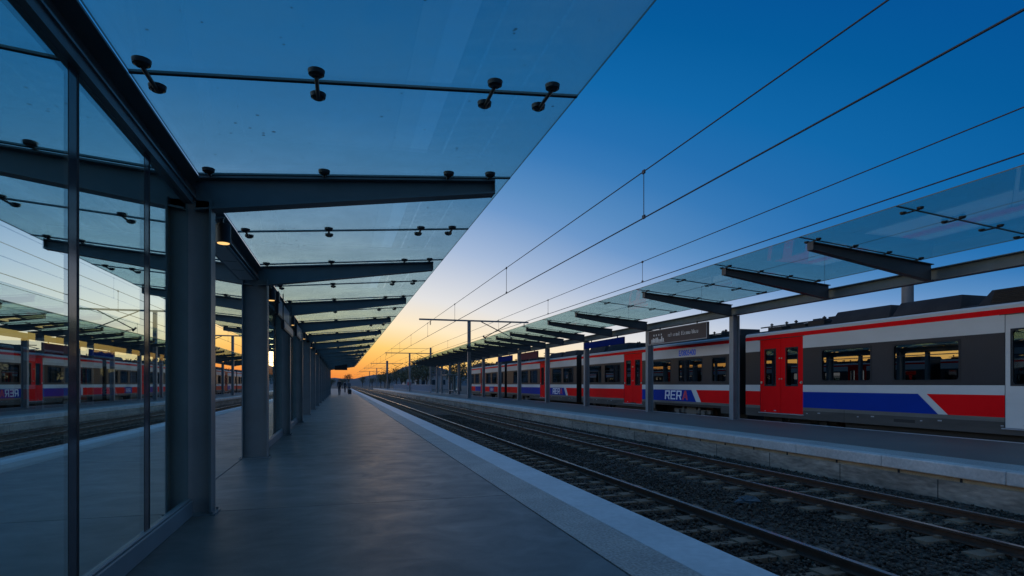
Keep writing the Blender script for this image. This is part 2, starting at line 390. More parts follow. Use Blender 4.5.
# hills and far ground rise
def hill_strip():
    nx, ny = 160, 7
    vs = []; fs = []
    for j in range(ny):
        for i in range(nx):
            x = -900 + 2400 * i / (nx - 1); y = 700 + 90 * j
            a = 1.0 * math.sin(math.pi * j / (ny - 1))
            hgt = 9 + 5 * math.sin(x * 0.011 + 1) + 3.0 * math.sin(x * 0.033) + 1.4 * math.sin(x * 0.11 + j) + random.uniform(-.9, .9)
            hgt += 34 * math.exp(-((x + 330) / 190) ** 2) + 24 * math.exp(-((x - 128) / 40) ** 2) + 8 * math.exp(-((x - 260) / 120) ** 2) - 5 * math.exp(-((x - 15) / 40) ** 2)  # first bump: left hill added to block low sky from far window reflections
            vs.append((x, y, -1.0 + max(0, hgt) * a))
    for j in range(ny - 1):
        for i in range(nx - 1):
            k = j * nx + i; fs.append((k, k + 1, k + nx + 1, k + nx))
    m = MB(); m.add(vs, fs, 0, True)
    struct(m.build('hills', M['hill']))
hill_strip()

# ------------------------------------------------------------------ railway tracks
RAIL_TOP = -0.43
def rail_profile():
    p = [(-.06, -.115), (.06, -.115), (.06, -.103), (.012, -.09), (.012, -.036), (.034, -.028), (.034, -.004), (.03, 0), (-.03, 0), (-.034, -.004), (-.034, -.028), (-.012, -.036), (-.012, -.09), (-.06, -.103)]
    return p
def make_track(xc, y0, y1, label, gauge=1.21):
    t = thing('railway_track', (xc, 0, RAIL_TOP), label, 'railway track', 'tracks between the platforms')
    for sx in (-1, 1):
        m = MB(); pr = [(x + sx * gauge / 2, z) for x, z in rail_profile()]
        n = len(pr); vs = [(x, y0, z) for x, z in pr] + [(x, y1, z) for x, z in pr]
        for i in range(n):
            m.add([vs[i], vs[(i + 1) % n], vs[n + (i + 1) % n], vs[n + i]], [(0, 1, 2, 3)], 1 if i == 7 else 0)
        m.build('rail', [M['rail_side'], M['rail_top']], t)
    sl = MB()
    def sleeper(m, y):
        for a, b in ((-1.0, -0.28), (0.28, 1.0)):
            m.hexa([(a, y - .13, -.22), (b, y - .13, -.22), (b, y + .13, -.22), (a, y + .13, -.22), (a + .02, y - .10, -.108), (b - .02, y - .10, -.108), (b - .02, y + .10, -.108), (a + .02, y + .10, -.108)])
        m.box(-.3, .3, y - .05, y + .05, -.2, -.125)
        for cx in (-.605, .605):
            for q in (-1, 1): m.box(cx + q * .065, cx + q * .12, y - .035, y + .035, -.1075, -.078)
    m = MB(); sleeper(m, 0); proto = None
    k = 0; ys = np.arange(1.6, y1, 0.585); rest = MB()
    for y in ys:
        if k < 100:
            if proto is None: proto = m.build('sleeper', M['sleeper'], t, loc=(0, y, 0))
            else: inst('sleeper', proto, t, (random.uniform(-.02, .02), y, random.uniform(-.006, .004)))
        else: sleeper(rest, y)
        k += 1
    for y in np.arange(1.0, y0, -0.585): sleeper(rest, y)
    r = rest.build('sleeper', M['sleeper'], t); r['kind'] = 'stuff'
    return t
make_track(4.06, -12, 420, 'near railway track running beside the white platform coping')
make_track(7.36, -12, 420, 'railway track against the concrete wall of the far platform')
make_track(-7.5, -12, 300, 'railway track glimpsed to the left behind the dark columns')

# ------------------------------------------------------------------ canopies
def Zg(x_in, x, z_in, slope): return z_in + slope * abs(x - x_in)
def ibeam_taper(m, x0, x1, zt0, zt1, d0, d1, w=0.16, tf=0.018, y=0.0):
    """I-beam from x0 (root) to x1 (tip): top at zt, depth d."""
    def slab(za0, za1, zb0, zb1, hw):
        xa, xb = x0, x1; a0, a1, b0, b1 = za0, za1, zb0, zb1
        if xb < xa: xa, xb = xb, xa; a0, b0 = b0, a0; a1, b1 = b1, a1
        m.hexa([(xa, y - hw, a0), (xb, y - hw, b0), (xb, y + hw, b0), (xa, y + hw, a0), (xa, y - hw, a1), (xb, y - hw, b1), (xb, y + hw, b1), (xa, y + hw, a1)])
    slab(zt0 - tf, zt0, zt1 - tf, zt1, w / 2)
    slab(zt0 - d0, zt0 - d0 + tf, zt1 - d1, zt1 - d1 + tf, w / 2)
    slab(zt0 - d0 + tf + .0005, zt0 - tf - .0005, zt1 - d1 + tf + .0005, zt1 - tf - .0005, 0.008)
    ex = 0.008 if x1 > x0 else -0.008
    m.box(x1 + .0005 * (1 if ex > 0 else -1), x1 + ex, y - w / 2, y + w / 2, zt1 - d1 - .004, zt1 + .002)

def fitting_mesh(slope_sign, slope):
    """two clamp discs on a bar that bridges the joint between two panes"""
    m = MB()
    for dy in (-.165, .165):
        m.tube((0, dy, -.028), (0, dy, .0), .052, .057, 16)
        m.tube((0, dy, -.040), (0, dy, -.0282), .034, .045, 14)
    m.tube((0, -.165, -.034), (0, .165, -.034), .014, .015, 8)
    return m

def h_column(z1, wx=0.40, wy=0.20):
    m = MB(); t = 0.018
    m.box(-wx / 2, -wx / 2 + t, -wy / 2, wy / 2, 0.012, z1)
    m.box(wx / 2 - t, wx / 2, -wy / 2, wy / 2, 0.012, z1)
    m.box(-wx / 2 + t + .0005, wx / 2 - t - .0005, -0.008, 0.008, 0.012, z1)
    m.box(-wx / 2 - .04, wx / 2 + .04, -wy / 2 - .04, wy / 2 + .04, 0.0, 0.0115)
    for sx in (-1, 1):
        for sy in (-1, 1):
            m.tube((sx * (wx / 2 + .012), sy * (wy / 2 + .02), .011), (sx * (wx / 2 + .012), sy * (wy / 2 + .02), .035), .012, .012, 6, smooth=False)
    return m

# ---- island canopy over the walkway
SL = 0.0867
can = thing('platform_canopy', (CX, 6.25, 0), 'dark steel and glass butterfly canopy over the near platform', 'station canopy', 'glass platform canopies')
oc = (CX, 6.25, 0)
proto = None
for y in colY:
    if proto is None: proto = h_column(3.018).build('column', M['steel'], can, loc=(0, y - 6.25, 0)); bevel(proto, .003)
    else: inst('column', proto, can, (0, y - 6.25, 0)).modifiers
m = MB(); ya, yb = colY[0] - .4, 77.0
m.box(-.12, .06, ya, yb, 3.02, 3.036); m.box(-.037, -.023, ya, yb, 3.0365, 3.1995); m.box(-.15, .10, ya, yb, 3.20, 3.216)
m.build('ridge_beam', M['steel'], can, off=(0, 6.25, 0))
zin = 3.272   # glass underside at x = CX+.2
for sgn in (1, -1):
    m = MB(); ibeam_taper(m, sgn * .05, sgn * 3.0, 3.2316, 3.245 + SL * 2.795, .325, .15, w=.17)
    pb = None
    for y in colY:
        if pb is None: pb = m.build('cantilever_beam', M['steel'], can, loc=(0, y - 6.25, 0))
        else: inst('cantilever_beam', pb, can, (0, y - 6.25, 0))
    # panes: two per bay, clear joints over beams and mid-bay
    js = []
    for a, b in zip(colY[:-1], colY[1:]): js += [a, (a + b) / 2]
    js += [colY[-1], 77.0]
    js = [ya] + js[1:] if False else [colY[0] - .4] + js[1:]
    x0, x1 = sgn * .07, sgn * 3.20
    z0, z1 = zin, zin + SL * 3.13
    for a, b in zip(js[:-1], js[1:]):
        m = MB(); g = .008; L = b - a
        xa, xb, za, zb = (x0, x1, z0, z1) if sgn > 0 else (x1, x0, z1, z0)
        vs = [(xa, g, za), (xb, g, zb), (xb, L - g, zb), (xa, L - g, za), (xa, g, za + .018), (xb, g, zb + .018), (xb, L - g, zb + .018), (xa, L - g, za + .018)]
        m.add(vs, [(0, 3, 2, 1), (4, 5, 6, 7)], 0); m.add(vs, [(0, 1, 5, 4), (1, 2, 6, 5), (2, 3, 7, 6), (3, 0, 4, 7)], 1)
        m.build('glass_pane', [M['roof_glass'], M['glass_edge']], can, loc=(0, a - 6.25, 0))
        # rubber joint strip
    for j in js[1:-1]:
        mj = MB()
        xa, xb, za, zb = (x0, x1, z0, z1) if sgn > 0 else (x1, x0, z1, z0)
        mj.hexa([(xa, j - .014, za - .005), (xb, j - .014, zb - .005), (xb, j + .014, zb - .005), (xa, j + .014, za - .005), (xa, j - .014, za - .001), (xb, j - .014, zb - .001), (xb, j + .014, zb - .001), (xa, j + .014, za - .001)])
        mj.build('joint_seal', M['rubber'], can, off=(0, 6.25, 0))
fitx = [0.19, 1.23, 2.48, 2.93]
pf = None; nfit = 0; restf = MB()
for sgn in (1, -1):
    js = []
    for a, b in zip(colY[:-1], colY[1:]): js += [a, (a + b) / 2]
    js += [colY[-1]]
    for j in js:
        for fx in fitx:
            x = sgn * fx; z = zin + SL * (fx - .07) - .001
            if sgn > 0 and nfit < 100 and j > 2.0:
                if pf is None: pf = fitting_mesh(1, SL).build('glass_fitting', M['dark_metal'], can, loc=(x, j - 6.25, z))
                else: inst('glass_fitting', pf, can, (x, j - 6.25, z))
                nfit += 1
            elif j > -3:
                fm = fitting_mesh(1, SL)
                restf.add([(vx + x, vy + j - 6.25, vz + z) for vx, vy, vz in fm.v], fm.f, 0, True)
o = restf.build('glass_fitting', M['dark_metal'], can); o['kind'] = 'stuff'

# ---- side canopy over the far platform (and a turned copy on the left)
RX = 13.3; RSL = 0.083
sc_can = thing('platform_canopy', (RX, 17.5, 0), 'long grey steel and glass canopy sloping over the far platform beside the train', 'station canopy', 'glass platform canopies')
rcolY = [-3.0, 4.0, 17.5, 23.4, 30.4, 36.9, 43.3, 49.2, 55.2, 61.3, 67.5, 73.5, 79.5, 83.6]
rbeamY = [-3.0, .5, 4.0, 10.28, 13.25, 17.5, 23.4, 26.9, 30.4, 33.6, 36.9, 40.1, 43.3, 46.2, 49.2, 52.2, 55.2, 58.2, 61.3, 64.4, 67.5, 70.5, 73.5, 76.5, 79.5, 83.6]
pc = None
for y in rcolY:
    if pc is None: pc = h_column(3.655, .27, .22).build('column', M['steel_grey'], sc_can, loc=(0, y - 17.5, 0))
    else: inst('column', pc, sc_can, (0, y - 17.5, 0))
m = MB(); ya, yb = -5.0, 85.0
m.box(-.12, .12, ya, yb, 3.66, 3.68); m.box(-.012, .012, ya, yb, 3.6805, 3.9195); m.box(-.12, .12, ya, yb, 3.92, 3.94)
m.build('longitudinal_beam', M['steel'], sc_can, off=(0, 17.5, 0))
m = MB(); ibeam_taper(m, -.125, -3.56, 4.03, 4.03 + RSL * 3.435, .40, .17, w=.17)
pb = None
for y in rbeamY:
    if pb is None: pb = m.build('cantilever_beam', M['beam_dark'], sc_can, loc=(0, y - 17.5, 0))
    else: inst('cantilever_beam', pb, sc_can, (0, y - 17.5, 0))
rj = []
for a, b in zip(rbeamY[:-1], rbeamY[1:]):
    rj.append(a)
    if b - a > 3.9 and a != 4.0: rj.append((a + b) / 2)
rj.append(rbeamY[-1])
if True:
    rj = sorted(rj + [8.0])
edges = [-5.0] + rj + [85.0]
x0, x1 = -.42, -3.85; z0 = 4.03 + RSL * .3 + .06; z1 = 4.03 + RSL * 3.725 + .06
for a, b in zip(edges[:-1], edges[1:]):
    m = MB(); g = .008; L = b - a
    vs = [(x1, g, z1), (x0, g, z0), (x0, L - g, z0), (x1, L - g, z1), (x1, g, z1 + .018), (x0, g, z0 + .018), (x0, L - g, z0 + .018), (x1, L - g, z1 + .018)]
    m.add(vs, [(0, 3, 2, 1), (4, 5, 6, 7)], 0); m.add(vs, [(0, 1, 5, 4), (1, 2, 6, 5), (2, 3, 7, 6), (3, 0, 4, 7)], 1)
    m.build('glass_pane', [M['side_glass'], M['glass_edge']], sc_can, loc=(0, a - 17.5, 0))
for j in rj:
    mj = MB()
    mj.hexa([(x1, j - .014, z1 - .005), (x0, j - .014, z0 - .005), (x0, j + .014, z0 - .005), (x1, j + .014, z1 - .005), (x1, j - .014, z1 - .001), (x0, j - .014, z0 - .001), (x0, j + .014, z0 - .001), (x1, j + .014, z1 - .001)])
    mj.build('joint_seal', M['rubber'], sc_can, off=(0, 17.5, 0))
pf2 = None; nf = 0; rest2 = MB()
for j in sorted(rj, key=lambda v: abs(v - 16)):
    for fx in (-.62, -1.55, -2.5, -3.5):
        z = z0 + RSL * (-.42 - fx) - .001
        if nf < 100:
            if pf2 is None: pf2 = fitting_mesh(1, SL).build('glass_fitting', M['dark_metal'], sc_can, loc=(fx, j - 17.5, z))
            else: inst('glass_fitting', pf2, sc_can, (fx, j - 17.5, z))
            nf += 1
        else:
            fm = fitting_mesh(1, SL); rest2.add([(a + fx, b + j - 17.5, c + z) for a, b, c in fm.v], fm.f, 0, True)
if rest2.v:
    o = rest2.build('glass_fitting', M['dark_metal'], sc_can); o['kind'] = 'stuff'
lc = copy_tree(sc_can); lc.rotation_euler = (0, 0, math.pi); lc.location = (-RX - .6, 65.0, 0)
lc['label'] = 'distant canopy of the left platform seen between the two nearest dark columns'

# ------------------------------------------------------------------ glazed screens
def screen(y0, y1, divs, label):
    t = thing('glass_screen', (CX, y0, 0), label, 'glass screen', 'glazed screens between the columns')
    m = MB(); L = y1 - y0
    m.box(-.045, .045, 0, L, .0, .148); m.box(-.03, .03, 0, L, .1485, .165)
    bevel(m.build('bottom_rail', M['steel_grey'], t), .006)
    m = MB(); m.box(-.05, .045, 0, L, 2.955, 3.0195); m.build('head_rail', M['steel'], t)
    ys = [0] + [d - y0 for d in divs] + [L]
    for a, b in zip(ys[:-1], ys[1:]):
        m = MB(); g = .008
        vs = [(-.006, a + g, .1655), (.006, a + g, .1655), (.006, b - g, .1655), (-.006, b - g, .1655), (-.006, a + g, 2.9545), (.006, a + g, 2.9545), (.006, b - g, 2.9545), (-.006, b - g, 2.9545)]
        m.add(vs, [(1, 2, 6, 5)], 0); m.add(vs, [(3, 0, 4, 7)], 1); m.add(vs, [(0, 1, 5, 4), (2, 3, 7, 6), (0, 3, 2, 1), (4, 5, 6, 7)], 2)
        m.build('glass_pane', [M['screen_glass'], M['screen_back'], M['glass_edge']], t)
    for d in ys[1:-1]:
        m = MB(); m.box(-.05, -.008, d - .02, d + .02, .166, 2.954); m.build('mullion', M['steel_grey'], t)
        m = MB(); m.box(-.0075, .009, d - .017, d + .017, .166, 2.954); m.build('joint_seal', M['rubber'], t)
        m = MB(); m.box(.0065, .0085, d - .11, d - .0175, .166, 2.954); m.build('cover_strip', M['frit'], t)
    return t
screen(-2.0, 2.295, [-.7, .6, 1.5], 'floor to roof glass screen beside the camera, nearest of the row')
screen(2.505, 6.145, [3.73, 4.97], 'large reflective glass screen at the left edge, ending at the nearest column')
screen(10.81, 15.195, [12.3, 13.75], 'glass screen standing between the second and third dark columns')
screen(15.41, 19.995, [17.0, 18.5], 'narrow looking glass screen between the third and fourth dark columns')

# ------------------------------------------------------------------ lamps, casings, signs on the island canopy
ords = ['first', 'second', 'third', 'fourth', 'fifth', 'sixth']
lamp0 = None
for i, y in enumerate([6.25, 10.7, 15.3, 20.1, 25.0, 29.9]):
    lab = 'small lit cylinder lamp under the roof beside the %s dark column' % ords[i]
    if lamp0 is None:
        lamp0 = thing('downlight', (-1.21, y + .62, 2.76), lab, 'lamp', 'lit lamps along the column row')
        m = MB(); m.tube((0, 0, .0), (0, 0, .19), .075, .075, 18); m.tube((0, 0, .1905), (0, 0, .205), .06, .06, 18)
        m.box(-.03, .0, -.02, .02, .206, .26)
        m.build('housing', M['dark_metal'], lamp0)
        m = MB(); m.tube((0, 0, -.006), (0, 0, -.0005), .058, .062, 18); m.build('diffuser', M['lamp_glow'], lamp0)
        m = MB(); m.box(-.13, .012, -.02, .02, .2605, .275); m.build('bracket', M['steel'], lamp0)
    else:
        c = copy_tree(lamp0); c.location = (-1.21, y + .62, 2.76); c['label'] = lab
cas = thing('light_casing', (-1.46, 7.5, 2.95), 'long unlit grey light casing hung under the roof between the first two columns', 'light casing')
m = MB(); m.hexa([(-.15, 0, 0), (.13, 0, 0), (.13, 2.9, 0), (-.15, 2.9, 0), (-.11, 0, .068), (.09, 0, .068), (.09, 2.9, .068), (-.11, 2.9, .068)])
bevel(m.build('housing', M['steel'], cas), .004)
m = MB(); m.box(-.11, .09, .1, 2.8, -.006, -.0005); m.build('diffuser', M['t_white'], cas)
for y in (1.3, 1.95):
    m = MB(); m.box(-.10, .08, y, y + .012, -.010, -.0065); m.build('clip', M['dark_metal'], cas)

def side_board(y0, y1, z0, z1, x, label, frame_mat, face_mat, texty=False):
    t = thing('sign_board', (x, y0, z0), label, 'sign', 'sign boards under the near canopy')
    L = y1 - y0; H = z1 - z0
    m = MB(); m.box(-.06, .0, 0, L, 0, H); bevel(m.build('casing', frame_mat, t), .006)
    m = MB(); m.box(.0005, .008, .04, L - .04, .03, H - .03); m.build('face', face_mat, t)
    for yy in (.15, L - .15):
        m = MB(); m.box(-.04, -.02, yy - .012, yy + .012, H + .0005, 3.019 - z0); m.build('hanger', M['dark_metal'], t)
    return t
side_board(12.35, 14.9, 2.62, 2.98, -1.19, 'upper pale grey sign board hung between second and third columns', M['dark_metal'], M['panel_grey'])
side_board(12.1, 14.3, 2.32, 2.50, -1.06, 'slim lower grey sign board between second and third columns', M['dark_metal'], M['panel_grey'])
side_board(17.4, 19.4, 2.60, 2.96, -1.19, 'pale sign board hung between the third and fourth columns', M['dark_metal'], M['panel_grey'])
# loudspeaker under the roof in the same bay
sp = thing('loudspeaker', (-1.22, 11.9, 2.80), 'black box loudspeaker under the roof just past the second column', 'loudspeaker')
m = MB(); m.box(-.1, .1, -.12, .12, 0, .2); bevel(m.build('cabinet', M['dark_metal'], sp), .012, 2)
m = MB(); m.box(-.08, .08, -.128, -.1205, .02, .18); m.build('grille', M['rubber'], sp)
m = MB(); m.box(-.09, -.07, -.015, .015, .2005, .235); m.build('bracket', M['steel'], sp)

hs = thing('hanging_sign', (0, 60, 2.62), 'small dark sign hanging across the walkway at the far end of the near canopy', 'sign')
m = MB(); m.box(-.6, .6, -.06, .06, 0, .62); bevel(m.build('casing', M['dark_metal'], hs), .01)
m = MB(); m.box(-.55, .55, -.067, -.0605, .05, .57); m.build('face', M['rubber'], hs)
for x in (-.4, .4):
    m = MB(); m.box(x - .012, x + .012, -.012, .012, .6205, .72 + SL * (x + .8)); m.build('hanger', M['steel'], hs)

# ------------------------------------------------------------------ hanging signs on the far canopy
def far_sign(y0, y1, z0, z1, mat, label, text=False, x=13.02):
    t = thing('station_sign', (x, y0, z0), label, 'sign', 'signs hung under the far canopy')
    L = y1 - y0; H = z1 - z0
    m = MB(); m.box(0.0, .10, 0, L, 0, H); bevel(m.build('board', mat, t), .006)
    if text:
        m = MB(); e = .03
        m.box(-.012, -.0005, 0, L, 0, e); m.box(-.012, -.0005, 0, L, H - e, H); m.box(-.012, -.0005, 0, e, e, H - e); m.box(-.012, -.0005, L - e, L, e, H - e)
        m.build('rim', M['panel_grey'], t)
    for yy in (.7, L - .9):
        m = MB(); m.tube((.05, yy, H + .0005), (.05, yy, 4.02 - z0 if False else 3.659 - z0), .03, .03, 8); m.build('hanger', M['dark_metal'], t)
    return t
t = far_sign(18.7, 23.0, 2.95, 3.57, M['sign_brown'], 'brown grey name board with pale logo and lettering above the nearest full carriage', True)
# logo (rows of short worn strokes) and an illegible line of lettering
rs = random.Random(3)
m = MB()
Ls = 4.3
y = Ls - .28
for k in range(9):
    hh = rs.uniform(.10, .24); m.box(-.006, -.0005, y - .075, y, .10, .10 + hh); y -= .115
m.box(-.006, -.0005, Ls - 1.32, Ls - .25, .065, .085)
for k in range(4): m.box(-.006, -.0005, Ls - .45 - .2 * k - .07, Ls - .45 - .2 * k, .36, .43)
m.build('logo', M['sign_text'], t)
m = MB(); y = Ls - 1.62
while y > .62:
    w = rs.choice([.045, .06, .07]); hh = rs.choice([.075, .075, .115])
    m.box(-.005, -.0005, y - .022, y, .26, .26 + hh * 1.35)
    if rs.random() < .7: m.box(-.0052, -.0006, y - w, y - .0225, .26, .28)
    if rs.random() < .5: m.box(-.0052, -.0006, y - w, y - .0225, .335, .355)
    if rs.random() < .6: m.box(-.005, -.0005, y - w - .020, y - w - .0005, .26, .36)
    y -= w + .048
    if rs.random() < .12: y -= .07
m.build('lettering', M['sign_text'], t)
far_sign(25.4, 30.1, 3.2, 3.53, M['sign_blue'], 'navy blue sign panel under the far canopy left of the brown name board')
far_sign(38.2, 42.0, 3.05, 3.55, M['sign_plum'], 'dark plum sign panel under the far canopy beyond the navy panel')
far_sign(44.5, 48.6, 3.12, 3.55, M['sign_blue'], 'farthest small navy sign panel under the far canopy')

# ------------------------------------------------------------------ train
def rounded_hole_plate(m, y0, y1, z0, z1, h, r, x, t, mat=0, k=5):
    """plate at x (front, facing -x) with a rounded hole h=(hy0,hy1,hz0,hz1); thickness t towards +x"""
    a0, a1, b0, b1 = h
    cs = [((a1 - r, b1 - r), 0), ((a0 + r, b1 - r), 90), ((a0 + r, b0 + r), 180), ((a1 - r, b0 + r), 270)]
    outer = [(y1, z1), (y0, z1), (y0, z0), (y1, z0)]
    arcs = [[(c[0] + r * math.cos(R(s + 90 * i / k)), c[1] + r * math.sin(R(s + 90 * i / k))) for i in range(k + 1)] for c, s in cs]
    for xx in (x, x + t):
        for c in range(4):
            O = outer[c]; A = arcs[c]
            for i in range(k):
                m.add([(xx, *O), (xx, *A[i]), (xx, *A[i + 1])], [(0, 1, 2)], mat)
            B = arcs[(c + 1) % 4]; O2 = outer[(c + 1) % 4]
            m.add([(xx, *O), (xx, *A[k]), (xx, *B[0]), (xx, *O2)], [(0, 1, 2, 3)], mat)
    ring = [p for A in arcs for p in A]; n = len(ring)
    for i in range(n):
        p, q = ring[i], ring[(i + 1) % n]
        m.add([(x, *p), (x, *q), (x + t, *q), (x + t, *p)], [(0, 1, 2, 3)], mat)
    for i in range(4):
        p, q = outer[i], outer[(i + 1) % 4]
        m.add([(x, *p), (x, *q), (x + t, *q), (x + t, *p)], [(0, 1, 2, 3)], mat)
    return m

HW = 1.25      # half width of a carriage
WZ0, WZ1 = 1.30, 2.33
DZ0, DZ1 = 0.27, 2.79
BODYM = ['t_grey', 't_red', 't_blue', 't_white', 't_dark', 't_roof', 't_black', 't_low']
def strokes_letter(ch):
    w, h, s = .62, 1.0, .15
    if ch == 'R': return [[(0, 0), (s, 0), (s, h), (0, h)], [(s, h - s), (w, h - s), (w, h), (s, h)], [(w - s, .52), (w, .52), (w, h - s), (w - s, h - s)], [(s, .38), (w, .38), (w, .52), (s, .52)], [(w - s - .14, .38), (w - .14, .38), (w + .02, 0), (w + .02 - s, 0)]]
    if ch == 'E': return [[(0, 0), (s, 0), (s, h), (0, h)], [(s, h - s), (w, h - s), (w, h), (s, h)], [(s, .43), (w - .06, .43), (w - .06, .57), (s, .57)], [(s, 0), (w, 0), (w, s), (s, s)]]
    if ch == 'A': return [[(0, 0), (s + .02, 0), (.42, h), (.24, h)], [(.5, 0), (.68, 0), (.42, h), (.26, h)], [(.15, .22), (.55, .22), (.52, .34), (.19, .34)]]
def carriage(label, ynear, L, windows, doors, segs, rera=None, number=None, arch=None, roof=(), cab=False, x0=14.2, display=None, skylt=None, ends=True):
    t = thing('train_carriage', (x0 + HW, ynear, 0), label, 'train carriage', 'carriages of the red white and blue train')
    b = MB()
    zs = [.12, .40, .50, 1.0, 1.22, WZ0, WZ1, 2.40, 2.80, 2.93, 3.0]
    holes = [(a, c, WZ0, WZ1) for a, c in windows] + [(a, c, DZ0, DZ1) for a, c in doors]
    zz = sorted(set(zs + [DZ0, DZ1]))
    ycut = sorted(set([0, L] + [v for w in windows for v in w] + [v for d in doors for v in d] + (list(arch) if arch else [])))
    def band(z):
        if z < .40: return 7
        if z < .50: return 0
        if z < 1.0: return -1
        if z < 1.22: return 3
        if z < 2.40: return 4
        if z < 2.80: return 3
        if z < 2.93: return 1
        return 3
    for sx in (-1, 1):
        X = sx * HW
        for a, c in zip(ycut[:-1], ycut[1:]):
            for d, e in zip(zz[:-1], zz[1:]):
                ym, zm = (a + c) / 2, (d + e) / 2
                if any(h[0] < ym < h[1] and h[2] < zm < h[3] for h in holes): continue
                mt = band(zm)
                if mt == -1: continue
                dd = d
                if arch and arch[0] < ym < arch[1] and zm < .5:
                    if e <= .28: continue
                    dd = max(d, .40)
                    if e <= .40: continue
                b.add([(X, a, dd), (X, c, dd), (X, c, e), (X, a, e)], [(0, 1, 2, 3) if sx > 0 else (3, 2, 1, 0)], mt)
        for (t0, t1, b0, b1, mt) in segs:
            b.add([(X, b0, .5), (X, b1, .5), (X, t1, 1.0), (X, t0, 1.0)], [(0, 1, 2, 3) if sx > 0 else (3, 2, 1, 0)], mt)
        # reveals
        for h in holes:
            xi = X - sx * .07
            b.add([(X, h[0], h[2]), (X, h[1], h[2]), (xi, h[1], h[2]), (xi, h[0], h[2])], [(0, 1, 2, 3)], 4)
            b.add([(X, h[0], h[3]), (X, h[1], h[3]), (xi, h[1], h[3]), (xi, h[0], h[3])], [(0, 1, 2, 3)], 4)
            b.add([(X, h[0], h[2]), (X, h[0], h[3]), (xi, h[0], h[3]), (xi, h[0], h[2])], [(0, 1, 2, 3)], 4)
            b.add([(X, h[1], h[2]), (X, h[1], h[3]), (xi, h[1], h[3]), (xi, h[1], h[2])], [(0, 1, 2, 3)], 4)
    # roof shell, floor, ends
    prof = [(-HW, 3.0), (-HW + .05, 3.05), (-HW + .16, 3.10), (-.6, 3.17), (0, 3.19), (.6, 3.17), (HW - .16, 3.10), (HW - .05, 3.05), (HW, 3.0)]
    for i in range(len(prof) - 1):
        p, q = prof[i], prof[i + 1]
        b.add([(p[0], 0, p[1]), (q[0], 0, q[1]), (q[0], L, q[1]), (p[0], L, p[1])], [(0, 1, 2, 3)], 3 if i in (0, 7) else 5, True)
    for y in (0, L):
        if y == 0 and cab: continue
        b.add([(-HW, y, .12), (HW, y, .12), (HW, y, 3.0)] + [(x, y, z) for x, z in prof[1:-1]][::-1] + [(-HW, y, 3.0)], [tuple(range(4 + len(prof) - 2))], 6)
    b.box(-HW + .02, HW - .02, .05, L - .05, .30, .42, 6)
    b.box(-.5, .5, .05, L - .05, -.36, .2995, 6)
    if not arch: b.box(-HW + .2, HW - .2, .05, L - 4.2, -.2, .2995, 6)
    else: b.box(-HW + .2, HW - .2, arch[1] + .2, L - 4.2, -.2, .2995, 6)
    b.box(HW - .25, HW - .2, .05, L - .05, -.3, .2995, 6)
    body = b.build('body', [M[k] for k in BODYM], t)
    # windows
    for sx in (-1, 1):
        for a, c in windows:
            m = MB(); rounded_hole_plate(m, a + .001, c - .001, WZ0 + .001, WZ1 - .001, (a + .055, c - .055, WZ0 + .055, WZ1 - .05), .07, sx * (HW + .004) - (.02 if sx > 0 else 0), .02)
            f = m.build('window', M['rubber'], t)
            m = MB(); xg = sx * (HW - .035); m.box(xg - .006, xg + .006, a + .003, c - .003, WZ0 + .003, WZ1 - .003)
            m.build('pane', M['t_glass'], f)
            if c - a > 1.2:
                m = MB(); xr = sx * (HW - .015); m.box(xr - .008, xr + .008, a + .06, c - .06, 1.98, 2.0); m.build('vent_bar', M['rubber'], f)
        for a, c in doors:
            mid = (a + c) / 2; iscab = cab and c < 5.2
            leaves = [(a + .004, c - .004)] if iscab else [(a + .004, mid - .008), (mid + .008, c - .004)]
            for li, (p, q) in enumerate(leaves):
                m = MB(); w = q - p
                if iscab: hz = (p + .26, q - .13, 1.23, 2.45)
                else: hz = (p + .24 * w, q - .24 * w, 1.20, 2.44)
                rounded_hole_plate(m, p, q, DZ0 + .004, DZ1 - .004, hz, .09, sx * (HW - .012) - (.04 if sx > 0 else 0), .04)
                dr = m.build('door', M['t_white'] if iscab else M['t_red'], t)
                m = MB(); rounded_hole_plate(m, hz[0] - .025, hz[1] + .025, hz[2] - .025, hz[3] + .025, (hz[0] + .012, hz[1] - .012, hz[2] + .012, hz[3] - .012), .085, sx * (HW - .004) - (.007 if sx > 0 else 0), .007)
                m.build('window_seal', M['rubber'], dr)
                m = MB(); xg = sx * (HW - .04); m.box(xg - .005, xg + .005, hz[0] - .02, hz[1] + .02, hz[2] - .02, hz[3] + .02); m.build('window_pane', M['t_glass'], dr)
                if not iscab and sx < 0:
                    yy = p + .07 if li == 0 else q - .07
                    m = MB(); m.tube((-HW + .011, yy, 1.30), (-HW - .012, yy, 1.30), .05, .045, 14); m.build('push_button', M['steel_btn'], dr)
                    yo = q - .045 if li == 0 else p + .045
                    m = MB()
                    for z in (1.42, 2.12): m.tube((-HW + .011, yo, z), (-HW - .004, yo, z), .028, .028, 12)
                    m.build('lock', M['steel_btn'], dr)
            m = MB(); m.box(sx * (HW - .03), sx * (HW + .035), a - .05, c + .05, DZ0 - .03, DZ0 - .002); m.build('door_step', M['panel_grey'], t)
            m = MB(); m.box(sx * (HW - .002), sx * (HW + .02), a - .06, c + .1, DZ1 + .002, DZ1 + .014); m.build('door_rail', M['dark_metal'], t)
    # underframe details on the visible side
    m = MB()
    for k in range(int(L / 1.9)):
        y = .7 + 1.9 * k
        if arch and arch[0] - .2 < y < arch[1] + .1: continue
        m.box(-HW - .006, -HW - .0005, y, y + .10, .33, .36); m.box(-HW - .006, -HW - .0005, y + .5, y + .56, .30, .325)
    m.build('marking_plate', M['panel_grey'], t)
    m = MB(); yb = L * .52; m.box(-HW - .004, -HW - .0005, yb, yb + .6, .24, .32); m.build('vent_grille', M['t_black'], t)
